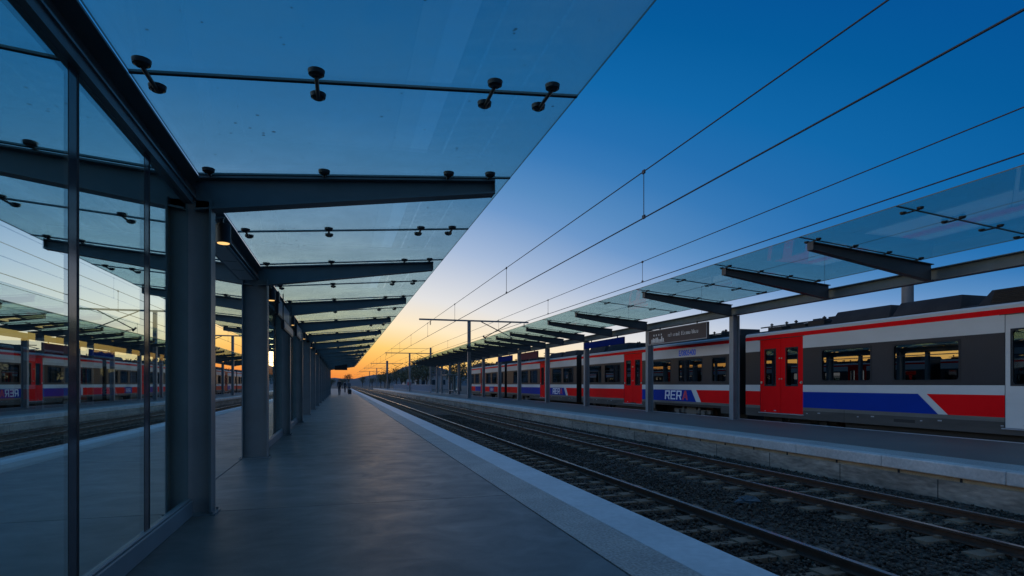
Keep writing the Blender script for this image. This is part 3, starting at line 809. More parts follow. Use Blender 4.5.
    m = MB(); m.box(-HW - .0045, -HW - .0005, yb + 2.2, yb + 2.21, .125, .48); m.build('skirt_joint', M['t_black'], t)
    # bogies
    bog = [2.6 if not arch else (arch[0] + arch[1]) / 2, L - 2.4]
    for yb in bog:
        bg = MB(); bg.box(-.9, .9, yb - .2, yb + .2, .02, .14)
        for sx in (-1, 1):
            bg.box(sx * .86 - .06, sx * .86 + .06, yb - 1.35, yb + 1.35, .0, .16)
            bg.box(sx * .86 - .07, sx * .86 + .07, yb - .35, yb + .35, -.08, .28)
            for w in (-.95, .95):
                bg.box(sx * .96 - .06, sx * .96 + .06, yb + w - .13, yb + w + .13, -.12, .13)
                bg.tube((sx * .92, yb + w * .62, .0), (sx * .92, yb + w * .62, .27), .07, .07, 10)
        bo = bg.build('bogie', M['t_grey'] if arch and yb == bog[0] else M['t_black'], t)
        for w in (-.95, .95):
            for sx in (-1, 1):
                wm = MB(); wm.tube((sx * .56, yb + w, -.05), (sx * .68, yb + w, -.05), .375, .36, 24); wm.tube((sx * .68, yb + w, -.05), (sx * .80, yb + w, -.05), .11, .09, 14)
                wm.build('wheel', M['rail_side'], bo)
    m = MB(); m.box(-.5, .5, -.28 if not cab else L - .1, .02 if not cab else L + .35, .42, 2.75) if not cab else None
    m.box(-.55, .55, L + .002, L + .40, .40, 2.8)
    for k in range(4): m.box(-.6, .6, L + .04 + .09 * k, L + .07 + .09 * k, .36, 2.86)
    if ends: m.build('gangway_bellows', M['rubber'], t)
    # interior
    m = MB(); m.box(-HW + .1, HW - .1, .1, L - .1, .421, .44); m.box(-HW + .1, HW - .1, .1, L - .1, 2.62, 2.66)
    for dd in doors:
        for y in (dd[0] - .12, dd[1] + .08): m.box(-HW + .12, -.3, y, y + .04, .45, 2.6)
    m.build('interior_lining', M['t_int'], t)
    for a, c in windows:
        if c - a < 1.2: continue
        for y in (a + .25, a + 1.15):
            m = MB()
            for sx in (-1, 1):
                m.box(sx * .25, sx * 1.12, y, y + .42, .80, .90); m.box(sx * .25, sx * 1.12, y + .42, y + .52, .85, 1.62)
            bevel(m.build('seat', M['t_seat'], t), .03, 2)
    if rera:
        y1, zb, s = rera; adv = 1.17
        m = MB(); m2 = MB(); y = y1
        for i, ch in enumerate('RERA'):
            for q in strokes_letter(ch):
                pts = [(y - px * s * 1.6 - pz * s * .10, zb + pz * s) for px, pz in q]
                vs = [(-HW - .004, p, z) for p, z in pts] + [(-HW - .0005, p, z) for p, z in pts]
                (m2 if i == 3 else m).add(vs, [(0, 1, 2, 3), (7, 6, 5, 4), (0, 4, 5, 1), (1, 5, 6, 2), (2, 6, 7, 3), (3, 7, 4, 0)])
            y -= adv * s
        m.build('lettering', M['t_letter'], t); m2.build('lettering', M['t_letter_red'], t)
    if number:
        text_mesh('fleet_number', number[0], .34, M['t_letter_blue'], t, (-HW - .003, number[1], 2.475), extrude=.002, offset=.010, sx=.88)
    if display:
        a, c = display; rs = random.Random(5)
        dm = MB(); dm.box(-HW + .06, -HW + .09, a, c, 2.06, 2.27); d = dm.build('destination_display', M['rubber'], t)
        m = MB()
        for z, p in ((2.19, .75), (2.09, 1.0)):
            y = a + .05
            while y < a + (c - a) * p - .05:
                w = rs.choice([.03, .05, .05]); m.box(-HW + .052, -HW + .0595, y, y + w, z, z + rs.choice([.045, .06]))
                if rs.random() < .5: m.box(-HW + .0525, -HW + .0595, y + w, y + w + .018, z, z + .016)
                y += w + rs.choice([.018, .02, .05])
        m.build('led_text', M['led'], d)
        m = MB(); m.box(-.55, -.5, a + .05, a + .28, .5, 2.55); m.box(-.55, -.5, c + .35, c + .62, .5, 2.55); m.build('yellow_panel', M['t_pole'], t)
    # roof equipment
    for (a, c, kind) in roof:
        if kind == 'box':
            m = MB(); m.hexa([(-HW + .06, a, 3.062), (HW - .06, a, 3.062), (HW - .06, c, 3.062), (-HW + .06, c, 3.062), (-HW + .24, a + .08, 3.42), (HW - .24, a + .08, 3.42), (HW - .24, c - .12, 3.42), (-HW + .24, c - .12, 3.42)])
            bevel(m.build('roof_box', M['t_roof'], t), .012)
        elif kind == 'slat':
            m = MB(); m.hexa([(-HW + .08, a, 3.065), (HW - .08, a, 3.065), (HW - .08, c, 3.065), (-HW + .08, c, 3.065), (-HW + .26, a, 3.42), (HW - .26, a, 3.42), (HW - .26, c - .2, 3.42), (-HW + .26, c - .2, 3.42)])
            rb = m.build('roof_box', M['t_roof'], t)
            m = MB()
            for k in range(7):
                f = (k + .5) / 7; z = 3.09 + .31 * f; x = -HW + .08 + .18 * (z - 3.065) / .355
                m.box(x - .02, x + .01, a + .08, c - .28, z, z + .018)
            m.build('louvre', M['t_black'], rb)
        elif kind == 'gear':
            m = MB(); rs = random.Random(int(a * 10) + int(ynear))
            for x in (-.95, -.6, .3): m.tube((x, a, 3.26), (x, c, 3.26), .022, .022, 6)
            y = a + .2
            while y < c - .4:
                m.box(-1.0, -.55, y, y + rs.uniform(.25, .7), 3.10, 3.10 + rs.uniform(.10, .22))
                m.box(-.3, .6, y + .1, y + rs.uniform(.3, .6), 3.15, 3.17 + rs.uniform(.10, .26))
                for q in range(2):
                    yy = y + rs.uniform(0, .8); xx = rs.choice([-.95, -.75])
                    m.tube((xx, yy, 3.1), (xx, yy, 3.40), .03, .022, 8); m.tube((xx, yy, 3.33), (xx, yy, 3.37), .055, .055, 10)
                y += rs.uniform(.7, 1.1)
            m.build('roof_equipment', M['t_black'], t)
        elif kind == 'panto':
            m = MB(); mid = (a + c) / 2
            m.box(-.8, .8, mid - .7, mid + .7, 3.2, 3.27)
            for x in (-.5, .5):
                m.tube((x, mid - .6, 3.28), (x * .7, mid + .9, 3.42), .03, .025, 8); m.tube((x * .7, mid + .9, 3.42), (x * .8, mid - .8, 3.52), .022, .022, 8)
            m.tube((-.95, mid - .8, 3.54), (.95, mid - .8, 3.54), .025, .025, 8)
            m.build('pantograph', M['dark_metal'], t)
    if cab:
        m = MB()
        m.add([(-HW, 0, .12), (HW, 0, .12), (HW - .12, -.55, .3), (-HW + .12, -.55, .3), (-HW, 0, 1.25), (HW, 0, 1.25), (HW - .12, -.5, 1.25), (-HW + .12, -.5, 1.25), (-HW, 0, 3.0), (HW, 0, 3.0), (HW - .2, -.05, 3.08), (-HW + .2, -.05, 3.08)],
              [(3, 2, 6, 7), (0, 3, 7, 4), (2, 1, 5, 6), (0, 1, 2, 3)], 0)
        m.add([(-HW, 0, 1.25), (HW, 0, 1.25), (HW - .12, -.5, 1.25), (-HW + .12, -.5, 1.25), (-HW, 0, 3.0), (HW, 0, 3.0), (HW - .2, -.02, 3.0), (-HW + .2, -.02, 3.0)], [(3, 2, 6, 7), (0, 3, 7, 4), (2, 1, 5, 6), (4, 7, 6, 5)], 1)
        m.build('cab_front', [M['t_red'], M['t_dark']], t)
        for x in (-.8, .8):
            mm = MB(); mm.tube((x, -.55, .75), (x, -.60, .75), .11, .10, 16); mm.build('headlight', M['lens'], t)
    return t
RED, BLU, WHT = 1, 2, 3
# the four carriages seen from the near platform
carriage('front train carriage with the blue stripe and red double doors nearest the camera', 4.4, 13.65,
         [(8.37, 10.18), (5.94, 7.75), (1.3, 3.2)], [(10.9, 12.89), (4.0, 4.98)],
         [(0, 4.0, 0, 4.0, RED), (4.98, 6.79, 4.98, 6.25, RED), (6.79, 7.02, 6.25, 6.49, WHT), (7.02, 10.9, 6.49, 10.9, BLU), (12.89, 13.65, 12.89, 13.65, RED)],
         cab=True, display=(5.98, 7.15), roof=[(7.9, 9.9, 'box'), (6.0, 7.82, 'box'), (2.4, 5.62, 'slat'), (10.1, 13.2, 'gear')])
c2w = [(.3, 1.25), (1.86, 3.66), (4.23, 6.05), (9.15, 11.1), (11.5, 13.3)]
carriage('second train carriage with large white lettering on blue, half behind the far columns', 18.85, 14.35,
         c2w, [(6.85, 8.75)],
         [(0, 2.3, 0, 1.95, RED), (2.3, 2.65, 1.95, 2.3, WHT), (2.65, 6.85, 2.3, 6.85, BLU), (8.75, 14.35, 8.75, 14.35, RED)],
         rera=(4.75, .565, .40), number=('E/0805400', 3.6), arch=(.65, 5.6), roof=[(.4, 4.6, 'gear'), (5.2, 8.2, 'gear'), (8.6, 11.0, 'box'), (11.3, 13.6, 'box')])
carriage('third train carriage with smaller looking lettering beside its blue end panel', 34.0, 16.0,
         [(.5, 2.3), (2.6, 4.4), (7.6, 9.4), (9.9, 11.7), (12.2, 14.0)], [(4.85, 7.0)],
         [(0, 1.8, 0, 1.45, RED), (1.8, 2.15, 1.45, 1.8, WHT), (2.15, 4.85, 1.8, 4.85, BLU), (7.0, 12.3, 7.0, 12.3, BLU), (12.3, 12.6, 12.3, 12.6, WHT), (12.6, 16.0, 12.6, 16.0, RED)],
         rera=(4.3, .565, .40), arch=(9.5, 14.2), roof=[(.4, 2.6, 'box'), (3.0, 5.4, 'box'), (6.0, 9.6, 'panto'), (10, 14.5, 'gear')])
carriage('farthest train carriage, small behind the distant columns', 50.8, 15.5,
         [(.5, 2.3), (2.8, 4.6), (5.1, 6.9), (10.2, 12.0), (12.6, 14.4)], [(7.4, 9.4)],
         [(0, 3.8, 0, 3.8, RED), (3.8, 5.6, 3.8, 5.6, BLU), (5.6, 7.4, 5.6, 7.4, RED), (9.4, 12, 9.4, 12, BLU), (12, 15.5, 12, 15.5, RED)],
         rera=(5.2, .575, .30), arch=(1.0, 5.2), roof=[(1, 4, 'box'), (5, 9, 'gear'), (10, 14, 'box')])
# train standing at the left platform: turned copies of the last two
roots = [o for o in bpy.data.objects if o.name.startswith('train_carriage')]
src = roots[1]
for i, (y, lab) in enumerate([(33.0, 'carriage of the left platform train mirrored in the windows opposite, nearest of the six'), (48.2, 'second of six carriages of the left platform train, behind the glass screen'),
                              (63.4, 'third of six carriages of the left platform train'), (78.6, 'fourth of six carriages of the left platform train, seen in the gap between columns'),
                              (93.8, 'fifth of six carriages of the left platform train, seen in the gap between columns'), (109.0, 'last and farthest of the six carriages of the left platform train')]):
    c = copy_tree(src); c.rotation_euler = (0, 0, math.pi); c.location = (-16.05, y, 0); c['label'] = lab; c['group'] = 'carriages at the left platform'

# ------------------------------------------------------------------ overhead line
def overhead(xc, zm, zc, y0, y1, drops, label):
    t = thing('overhead_line', (xc, 0, 0), label, 'overhead wire', 'overhead lines')
    m = MB(); m.tube((0, y0, zm), (0, y1, zm), .0085, .0085, 6); m.build('messenger_wire', M['wire'], t)
    m = MB(); m.tube((0, y0, zc), (0, y1, zc), .0095, .0095, 6); m.build('contact_wire', M['wire'], t)
    for y in drops:
        m = MB(); m.tube((0, y, zc), (0, y, zm), .006, .006, 5)
        m.box(-.012, .012, y - .03, y + .03, zm - .03, zm + .02); m.box(-.012, .012, y - .03, y + .03, zc - .01, zc + .04)
        m.build('dropper', M['wire'], t)
    return t
dr = lambda a: [a + 7.05 * k for k in range(-1, 22)]
overhead(4.06, 4.22, 3.57, -12, 400, dr(7.3), 'steeper pair of overhead wires above the near track')
overhead(7.36, 4.36, 3.84, -12, 400, dr(20.35), 'overhead wires above the track by the far platform, just over the canopy edge')
overhead(15.8, 5.69, 4.35, -12, 300, dr(9.0), 'overhead wires above the train, seen through the canopy glass')
overhead(-7.5, 4.9, 4.2, -12, 300, dr(9.0), 'overhead wires above the track left of the columns')

def mast(x, y, xl, xr, ztop, label, mirror=False):
    t = thing('catenary_mast', (x, y, 0), label, 'catenary mast', 'catenary masts')
    s = -1 if mirror else 1
    m = MB(); m.box(-.13, -.115, -.12, .12, 0.013, ztop - .13); m.box(.115, .13, -.12, .12, 0.013, ztop - .13); m.box(-.1145, .1145, -.006, .006, 0.013, ztop - .13); m.box(-.25, .25, -.25, .25, 0, .0125)
    m.build('post', M['steel_grey'], t)
    m = MB(); m.box(s * (xl - abs(x)), s * (xr - abs(x)), -.07, .07, ztop - .129, ztop); m.build('crossarm', M['steel'], t)
    m = MB(); d = s * 1.3
    m.tube((d - .2 * s, 0, ztop - .13), (d + 2.6 * s, 0, ztop - 1.45), .04, .04, 8); m.tube((d + 2.5 * s, 0, ztop - .13), (d + .1 * s, 0, ztop - 1.5), .04, .04, 8)
    m.tube((d + .1 * s, 0, ztop - 1.5), (d + .75 * s, 0, ztop - 1.62), .03, .03, 8); m.tube((d - .05 * s, 0, ztop - 1.35), (d + .2 * s, 0, ztop - 1.62), .07, .07, 8)
    m.build('brace', M['dark_metal'], t)
    for xx in (7.36, 15.8):
        lx = s * (xx - abs(x))
        m = MB(); m.tube((lx, 0, ztop - .13), (lx, 0, ztop - .55), .02, .02, 6)
        for k in range(4): m.tube((lx, 0, ztop - .24 - .07 * k), (lx, 0, ztop - .27 - .07 * k), .07, .05, 10)
        m.build('insulator', M['dark_metal'], t)
    if ztop < 7 and not mirror:
        m = MB(); m.tube((-6.7 * 0 + (4.06 - x), 0, 4.22), ((7.2 - x), 0, 4.30), .012, .012, 6); m.build('span_wire', M['wire'], t)
    return t
mast(10.75, 50, 6.4, 16.2, 6.85, 'nearest catenary mast with a long crossarm rising behind the far canopy')
mast(11.2, 100, 7.1, 15.2, 6.55, 'second catenary mast standing just past the end of the far canopy')
mast(11.2, 150, 7.1, 15.2, 6.5, 'third catenary mast along the far platform, small against the sunset')
mast(11.2, 195, 7.1, 15.2, 6.5, 'fourth catenary mast, tiny beside the tracks in the distance')
mast(11.2, 245, 7.1, 15.2, 6.5, 'farthest catenary mast down the line')
mast(-11.4, 70, 8.0, 14.0, 6.6, 'catenary mast of the left platform seen between the nearest columns', True)
mast(-11.4, 120, 8.0, 14.0, 6.6, 'farther catenary mast of the left platform', True)

def pole(x, y, h, r, label):
    t = thing('utility_pole', (x, y, -.6), label, 'pole', 'plain poles')
    m = MB(); m.tube((0, 0, 0), (0, 0, h), r, r * .92, 16); m.build('shaft', M['galv'], t)
    m = MB(); m.tube((0, 0, h + .0005), (0, 0, h + .05), r * .98, r * .6, 16); m.build('cap', M['steel_grey'], t)
    m = MB(); m.tube((0, 0, 0.0), (0, 0, .25), r * 1.5, r * 1.4, 16); m.build('base', M['wall_conc'], t)
    return t
pole(18.2, 15.0, 5.3, .19, 'round grey pole rising behind the train roof under the canopy beam')
pole(13.0, 88, 7.3, .16, 'plain pole poking above the far end of the far canopy')
pole(16.0, 215, 10.2, .42, 'stout dark chimney like pole among the distant masts')

# ------------------------------------------------------------------ far platform furniture
def fence(y0, y1, x, label):
    t = thing('railing_fence', (x, y0, 0), label, 'fence', 'railing fences on the far platform')
    L = y1 - y0
    m = MB(); m.box(-.02, .02, 0, L, 1.10, 1.15); m.box(-.02, .02, 0, L, .12, .16); m.build('rail', M['fence'], t)
    m = MB(); y = .1
    while y < L:
        m.box(-.008, .008, y, y + .025, .1605, 1.0995); y += .14
    m.build('bars', M['fence'], t)
    for k in range(int(L / 4) + 1):
        m = MB(); m.box(-.035, .035, 4 * k - .035 + .001, 4 * k + .035, 0, 1.2); m.build('post', M['fence'], t)
    return t
fence(85.8, 112, 12.8, 'pale blue grey railing fence past the end of the far canopy')
fence(114, 150, 12.8, 'farther railing fence leading towards the sunset')
pb_ = thing('poster_stand', (12.0, 108, 0), 'small poster stand with a red poster beside the fence on the far platform', 'poster stand')
m = MB(); m.box(-.42, .42, -.05, .05, .7, 2.1); m.build('panel', M['panel_grey'], pb_)
m = MB(); m.box(-.32, .32, -.058, -.0505, 1.0, 1.6); m.build('poster', M['poster_red'], pb_)
for x in (-.34, .34):
    m = MB(); m.box(x - .03, x + .03, -.03, .03, 0, .6995); m.build('leg', M['steel_grey'], pb_)
def shelter(y, label):
    t = thing('waiting_shelter', (13.0, y, 0), label, 'shelter', 'waiting shelters on the far platform')
    m = MB(); m.box(-.8, .7, 0, 3.6, 2.3, 2.4); bevel(m.build('roof', M['steel'], t), .02)
    m = MB(); m.box(.6, .62, .05, 3.55, .3, 2.25); m.build('back_pane', M['screen_glass'], t)
    for yy in (.04, 3.5):
        m = MB(); m.box(.56, .66, yy, yy + .06, 0, 2.2995); m.build('post', M['steel_grey'], t)
    m = MB(); m.box(.1, .5, .4, 3.2, .42, .47); m.box(.28, .34, .6, .7, 0, .4195); m.box(.28, .34, 2.9, 3.0, 0, .4195); m.build('bench', M['panel_grey'], t)
    return t
shelter(69.5, 'small glass waiting shelter between the last columns of the far canopy')

# ------------------------------------------------------------------ people at the far end of the near platform
def person(x, y, hgt, face, label, coat, stride=0.12, hold=None, rot=0.0):
    s = hgt / 1.75
    J = {'pel': (0, 0, .95), 'waist': (0, 0, 1.12), 'chest': (0, .01, 1.33), 'neck': (0, 0, 1.48), 'headb': (0, .0, 1.57), 'headm': (0, .012, 1.65), 'headt': (0, 0, 1.735),
         'shL': (-.18, 0, 1.42), 'elL': (-.23, .02, 1.15), 'wrL': (-.21, .10, .92), 'haL': (-.20, .12, .84),
         'shR': (.18, 0, 1.42), 'elR': (.24, -.01, 1.15), 'wrR': (.22, .08, .92), 'haR': (.21, .10, .84),
         'hpL': (-.09, 0, .90), 'knL': (-.10, stride * .6, .50), 'anL': (-.10, stride, .09), 'toL': (-.11, stride + .14, .035),
         'hpR': (.09, 0, .90), 'knR': (.10, -stride * .3, .50), 'anR': (.10, -stride, .09), 'toR': (.11, -stride + .14, .035)}
    rad = {'pel': .145, 'waist': .125, 'chest': .15, 'neck': .058, 'headb': .07, 'headm': .093, 'headt': .06, 'shL': .075, 'elL': .05, 'wrL': .034, 'haL': .03, 'hpL': .10, 'knL': .065, 'anL': .045, 'toL': .035}
    names = list(J); idx = {n: i for i, n in enumerate(names)}
    E = [('pel', 'waist'), ('waist', 'chest'), ('chest', 'neck'), ('neck', 'headb'), ('headb', 'headm'), ('headm', 'headt')]
    for q in 'LR': E += [('chest', 'sh' + q), ('sh' + q, 'el' + q), ('el' + q, 'wr' + q), ('wr' + q, 'ha' + q), ('pel', 'hp' + q), ('hp' + q, 'kn' + q), ('kn' + q, 'an' + q), ('an' + q, 'to' + q)]
    me = bpy.data.meshes.new('person'); me.from_pydata([tuple(c * s for c in J[n]) for n in names], [(idx[a], idx[b]) for a, b in E], [])
    o = bpy.data.objects.new('person', me); col.objects.link(o)
    md = o.modifiers.new('skin', 'SKIN'); md.use_smooth_shade = True
    for i, n in enumerate(names):
        r = rad.get(n, rad.get(n[:-1] + 'L', .06)) * s
        me.skin_vertices[0].data[i].radius = (r, r * (.78 if n in ('chest', 'pel', 'waist') else 1))
    me.skin_vertices[0].data[idx['pel']].use_root = True
    o.modifiers.new('sub', 'SUBSURF').levels = 1
    dg = bpy.context.evaluated_depsgraph_get(); nm = bpy.data.meshes.new_from_object(o.evaluated_get(dg))
    o.modifiers.clear(); o.data = nm; nm.materials.clear()
    for mm in (M['skin'], M[coat], M['cloth2'], M['rubber']): nm.materials.append(mm)
    for p in nm.polygons:
        c = p.center / s; z = c.z
        hand = z < .90 and abs(c.x) > .155
        p.material_index = 0 if (z > 1.50 or hand) else (1 if z > .86 or abs(c.x) > .16 else (2 if z > .10 else 3))
        p.use_smooth = True
    o.location = (x, y, 0.005); o.rotation_euler = (0, 0, rot)
    tag(o, label, 'person', 'people at the far end of the near platform')
    h = MB()
    for k in range(5):
        a0, a1 = R(18 * k), R(18 * (k + 1))
        h.tube((0, -.02 * s, (1.64 + .105 * math.sin(a0)) * s), (0, -.02 * s, (1.64 + .105 * math.sin(a1)) * s), .100 * math.cos(a0) * s + .004, .100 * math.cos(a1) * s + .004, 12, cap=(k == 4))
    h.build('hair', M['hair'], o)
    return o
person(-.16, 66, 1.76, 0, 'person in a long dark coat standing near the last columns of the near canopy', 'cloth', .06, rot=2.6)
person(1.05, 84, 1.70, 0, 'person in a grey jacket standing by the platform edge in the distance', 'cloth3', .12, rot=.4)
person(.55, 88, 1.64, 0, 'shorter person in dark clothes beside the one in the grey jacket', 'cloth', .04, rot=-.5)
sui = thing('suitcase', (1.0, 72, 0), 'small dark suitcase standing on the platform in the distance', 'suitcase')
m = MB(); m.box(-.2, .2, -.12, .12, .06, .62); bevel(m.build('case', M['dark_metal'], sui), .03, 2)
m = MB()
for x in (-.1, .1): m.box(x - .01, x + .01, .07, .09, .6205, .95)
m.box(-.11, .11, .065, .095, .9505, .98); m.build('handle', M['steel_grey'], sui)
m = MB()
for x in (-.15, .15): m.tube((x - .02, 0, .03), (x + .02, 0, .03), .03, .03, 10)
m.build('wheels', M['rubber'], sui)

# ------------------------------------------------------------------ trees and buildings in the distance
def tree_meshes(seed, h, w, leaf):
    rs = random.Random(seed)
    tr = MB(); tr.tube((0, 0, 0), (0, 0, h * .35), .03 * h, .02 * h, 8)
    tips = []
    for k in range(9):
        a = rs.uniform(0, 6.28); z0 = h * rs.uniform(.25, .5); z1 = h * rs.uniform(.5, .92); rr = w * rs.uniform(.25, .85) * (1.15 - z1 / h * .7)
        p = (rr * math.cos(a), rr * math.sin(a), z1); tr.tube((0, 0, z0), p, .014 * h, .004 * h, 6); tips.append(p)
    lf = MB()
    for k in range(900):
        c = rs.choice(tips); s = w * .33
        p = Vector((c[0] + rs.gauss(0, s), c[1] + rs.gauss(0, s), c[2] + rs.gauss(0, h * .085)))
        q = rs.uniform(.10, .22) * h / 7; n = Vector((rs.gauss(0, 1), rs.gauss(0, 1), rs.gauss(0, 1) + .5)).normalized()
        a = n.orthogonal().normalized() * q; b = n.cross(a).normalized() * q * rs.uniform(.5, 1)
        lf.add([p - a, p - b, p + a, p + b], [(0, 1, 2, 3)])
    return tr, lf
protos = []
for sd, h, w, lf in ((1, 7.5, 3.0, 'leaf'), (2, 6.2, 3.6, 'leaf2'), (3, 9.0, 3.2, 'leaf')):
    a, b = tree_meshes(sd, h, w, lf); protos.append((a, b, lf))
tree_spots = [(-20, 122, 1, 'broad sky blocking tree added behind the left platform, nearest of its row'), (-24, 138, 0, 'bushy sky blocking tree second in the row added behind the left platform'), (-19, 155, 2, 'tall sky blocking tree in the row added behind the left platform'), (-27, 170, 1, 'wide sky blocking tree in the row added behind the left platform'), (-21, 188, 0, 'dark sky blocking tree added farther along behind the left platform'), (-28, 210, 2, 'tall sky blocking tree added farther along behind the left platform'), (-20, 235, 1, 'broad sky blocking tree near the end of the row added behind the left platform'), (-26, 260, 0, 'last dark sky blocking tree of the row added behind the left platform'), (13.2, 170, 1, 'low bush like tree hugging the line before the third mast'), (14.5, 205, 0, 'dark tree beside the line beyond the third mast'), (26, 140, 0, 'dense dark tree behind the red poster stand'), (33, 175, 1, 'broad tree in the back row of the tree belt'), (29, 215, 0, 'bushy tree at the back of the tree belt'), (22, 112, 1, 'broad low tree behind the first railing panels'), (25, 240, 0, 'dark tree at the far back of the tree belt'), (5, 430, 2, 'tall tree where the tracks meet the horizon'), (13, 380, 0, 'small far tree right of where the tracks end'), (-6, 390, 1, 'small far tree left of where the tracks end'), (15, 120, 1, 'round olive tree behind the railing fence past the far canopy'), (19, 135, 0, 'dark bushy tree right of the second catenary mast'), (17, 152, 1, 'low spreading tree behind the farther railing fence'),  # left platform row added to block low orange sky from train window reflections
              (21, 165, 2, 'tall dark tree in the middle of the distant tree row'), (18, 182, 0, 'dark bushy tree left of the tall one'), (23, 200, 1, 'low olive tree far along the line'), (20, 222, 2, 'tall dark tree near the stout pole'),
              (16, 250, 0, 'dark tree close to the vanishing tracks'), (14.5, 290, 1, 'low tree at the end of the line on the right'), (-3, 185, 1, 'wide low tree closing the view beyond the end of the near platform'),
              (0.5, 215, 1, 'low spreading tree beyond the near platform end'), (-7, 205, 0, 'bushy tree seen under the near canopy on the left'), (30, 150, 2, 'tall tree behind the roofs on the right of the tree row'), (27, 118, 0, 'dark tree behind the waiting end of the far platform'), (24, 98, 1, 'olive tree just past the last far column')]
done = {}
for x, y, k, lab in tree_spots:
    a, b, lf = protos[k]
    t = thing('tree', (x, y, -.6), lab, 'tree', 'trees along the line in the distance')
    if k not in done:
        tk = a.build('trunk', M['bark'], t); cr = b.build('crown', M[lf], t); done[k] = (tk, cr)
    else:
        inst('trunk', done[k][0], t); inst('crown', done[k][1], t)
    t.rotation_euler = (0, 0, random.uniform(0, 6)); s = random.uniform(.85, 1.1) * (.62 if x < 2 and y < 300 else .9); t.scale = (s, s, s)
# a crumpled plastic bag lying between the two tracks
bagm = MB(); rs = random.Random(9); nu, nv = 14, 9
for j in range(nv):
    for i in range(nu):
        a = 2 * math.pi * i / nu; b = math.pi / 2 * j / (nv - 1); r = (.17 + rs.uniform(-.045, .045)) * math.cos(b)
        bagm.v.append((r * 1.25 * math.cos(a), r * .8 * math.sin(a), .10 * math.sin(b) * rs.uniform(.6, 1.25)))
for j in range(nv - 1):
    for i in range(nu): bagm.f.append((j * nu + i, j * nu + (i + 1) % nu, (j + 1) * nu + (i + 1) % nu, (j + 1) * nu + i)); bagm.m.append(0); bagm.sm.append(False)
M['bag'] = pmat('pale_blue_plastic', (0.07, 0.085, 0.095), 0.7)
bg_ = bagm.build('plastic_bag', M['bag'], loc=(6.02, 7.6, -.575))
tag(bg_, 'crumpled pale blue plastic bag lying on the ballast between the tracks', 'litter')
def building(x, y, w, d, h, label):
    t = thing('trackside_building', (x, y, -.6), label, 'building', 'buildings beyond the platforms')
    m = MB(); m.box(-w / 2, w / 2, 0, d, 0, h); m.build('wall', M['bldg'], t)
    m = MB(); m.prism_y([(-w / 2 - .3, h + .001), (w / 2 + .3, h + .001), (0, h + w * .16)], -.3, d + .3); m.build('roof', M['tile'], t)
    n = max(2, int(w / 3))
    for i in range(n):
        xx = -w / 2 + (i + .5) * w / n
        m = MB(); m.box(xx - .55, xx + .55, -.03, -.001, h * .35, h * .7); m.build('window', M['pane_dark'], t)
    return t
building(38, 260, 22, 12, 6.5, 'long low grey building with a shallow roof beyond the distant masts')
building(29, 190, 10, 10, 4.6, 'small grey trackside building among the distant trees')

# ------------------------------------------------------------------ sky
w = bpy.data.worlds.new('World'); sc.world = w; w.use_nodes = True
nt = NT(w.node_tree)
for nd in list(w.node_tree.nodes): w.node_tree.nodes.remove(nd)
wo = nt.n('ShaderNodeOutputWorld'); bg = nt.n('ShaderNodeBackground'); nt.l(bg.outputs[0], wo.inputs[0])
SUN_AZ = -5.0
tc = nt.n('ShaderNodeTexCoord'); nm = nt.n('ShaderNodeVectorMath', operation='NORMALIZE'); nt.l(tc.outputs['Generated'], nm.inputs[0])
sx = nt.n('ShaderNodeSeparateXYZ'); nt.l(nm.outputs[0], sx.inputs[0])
def mth(op, a, b=None):
    nd = nt.n('ShaderNodeMath', operation=op)
    for i, v in enumerate((a, b)):
        if v is None: continue
        if isinstance(v, (int, float)): nd.inputs[i].default_value = v
        else: nt.l(v, nd.inputs[i])
    return nd.outputs[0]
el = mth('MULTIPLY', mth('ARCSINE', mth('MAXIMUM', sx.outputs[2], 0.0)), 57.2958)
az = mth('ADD', mth('MULTIPLY', mth('ARCTAN2', sx.outputs[0], sx.outputs[1]), 57.2958), -SUN_AZ)
bs = nt.n('ShaderNodeMapRange', interpolation_type='SMOOTHSTEP'); nt.l(el, bs.inputs[0]); bs.inputs[1].default_value = 0; bs.inputs[2].default_value = 14; bs.inputs[3].default_value = 0.2; bs.inputs[4].default_value = 0.45
azs = mth('ADD', mth('MAXIMUM', az, 0.0), mth('MULTIPLY', mth('MINIMUM', az, 0.0), 0.28))
azw = mth('MULTIPLY', azs, bs.outputs[0])
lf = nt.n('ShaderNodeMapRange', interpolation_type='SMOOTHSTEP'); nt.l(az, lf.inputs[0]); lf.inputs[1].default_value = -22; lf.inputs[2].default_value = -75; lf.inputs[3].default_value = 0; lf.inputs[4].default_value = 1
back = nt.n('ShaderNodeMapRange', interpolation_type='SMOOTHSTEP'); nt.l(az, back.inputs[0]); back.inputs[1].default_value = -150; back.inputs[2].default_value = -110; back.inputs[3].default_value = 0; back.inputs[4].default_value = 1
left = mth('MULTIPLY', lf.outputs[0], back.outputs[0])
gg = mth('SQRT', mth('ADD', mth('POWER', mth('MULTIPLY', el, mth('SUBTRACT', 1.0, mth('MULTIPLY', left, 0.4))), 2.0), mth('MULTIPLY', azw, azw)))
gn = mth('DIVIDE', gg, 70.0)
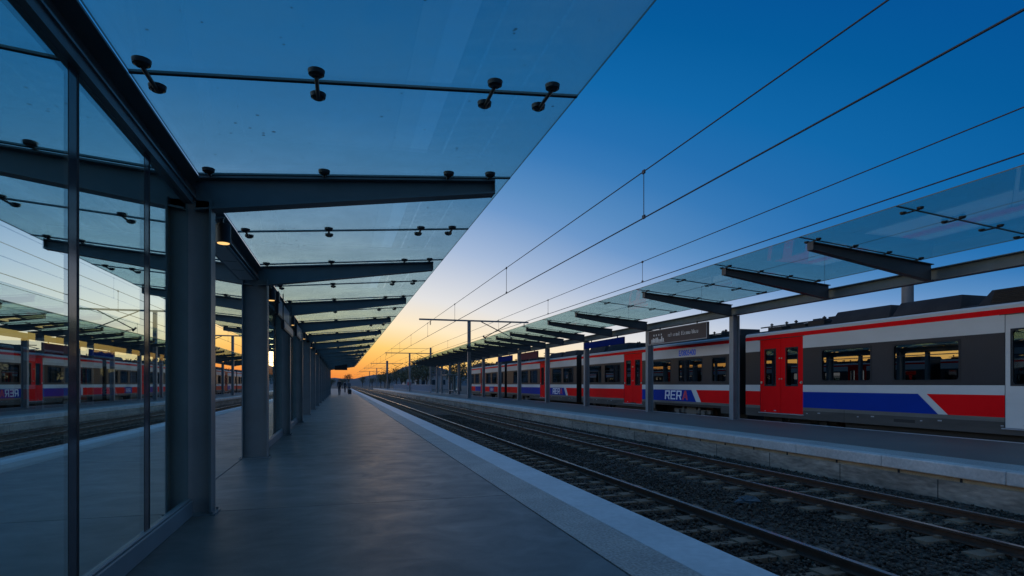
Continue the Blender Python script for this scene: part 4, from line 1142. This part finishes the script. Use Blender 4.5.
stops = [(0.0, (214, 92, 48)), (1.2, (238, 140, 66)), (2.7, (252, 184, 92)), (4.1, (255, 209, 120)), (6.4, (255, 234, 196)), (9.4, (226, 226, 227)), (14.6, (165, 186, 217)), (18.9, (106, 150, 201)), (20.9, (85, 138, 192)), (24, (53, 120, 182)), (26.4, (34, 110, 175)), (30, (12, 102, 168)), (34.6, (0, 90, 155)), (38, (0, 83, 150)), (46, (0, 83, 150)), (53, (40, 108, 166)), (66, (112, 144, 182))]
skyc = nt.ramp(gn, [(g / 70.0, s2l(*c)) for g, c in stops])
ns = nt.n('ShaderNodeTexSky', sky_type='NISHITA'); ns.sun_disc = False; ns.sun_elevation = R(0.8); ns.sun_rotation = R(SUN_AZ); ns.air_density = 1.0; ns.dust_density = 1.2
ad = nt.n('ShaderNodeMix', data_type='RGBA', blend_type='ADD'); ad.inputs[0].default_value = 0.003
nt.l(skyc, ad.inputs[6]); nt.l(ns.outputs[0], ad.inputs[7])
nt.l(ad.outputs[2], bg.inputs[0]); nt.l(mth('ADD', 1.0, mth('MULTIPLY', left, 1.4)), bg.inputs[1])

sl = bpy.data.lights.new('sun', 'SUN'); sl.energy = 0.05; sl.angle = R(6.0); sl.color = (1.0, 0.62, 0.32)
so = bpy.data.objects.new('sun', sl); col.objects.link(so)
e_, a_ = R(2.5), R(SUN_AZ + 9)
dvec = Vector((math.sin(a_) * math.cos(e_), math.cos(a_) * math.cos(e_), math.sin(e_)))
so.rotation_euler = dvec.to_track_quat('Z', 'Y').to_euler(); so.location = (0, 60, 30)

# ------------------------------------------------------------------ camera and render settings
cam = bpy.data.cameras.new('camera'); co = bpy.data.objects.new('camera', cam); col.objects.link(co)
co.location = (0, 0, 1.25); co.rotation_euler = (R(90), 0, -math.atan(171 / 583))
cam.sensor_width = 36; cam.lens = 583 / 1024 * 36; cam.shift_y = 96 / 1024
cam.clip_start = 0.05; cam.clip_end = 6000
sc.camera = co
sc.render.engine = 'CYCLES'
sc.view_settings.view_transform = 'Standard'; sc.view_settings.look = 'None'; sc.view_settings.gamma = 1.0; sc.view_settings.exposure = 0.0
cy = sc.cycles
cy.use_denoising = True
try: cy.denoiser = 'OPENIMAGEDENOISE'
except Exception: pass
cy.max_bounces = 10; cy.transparent_max_bounces = 24; cy.glossy_bounces = 5; cy.diffuse_bounces = 4; cy.transmission_bounces = 6
cy.caustics_reflective = False; cy.caustics_refractive = False; cy.sample_clamp_indirect = 6.0
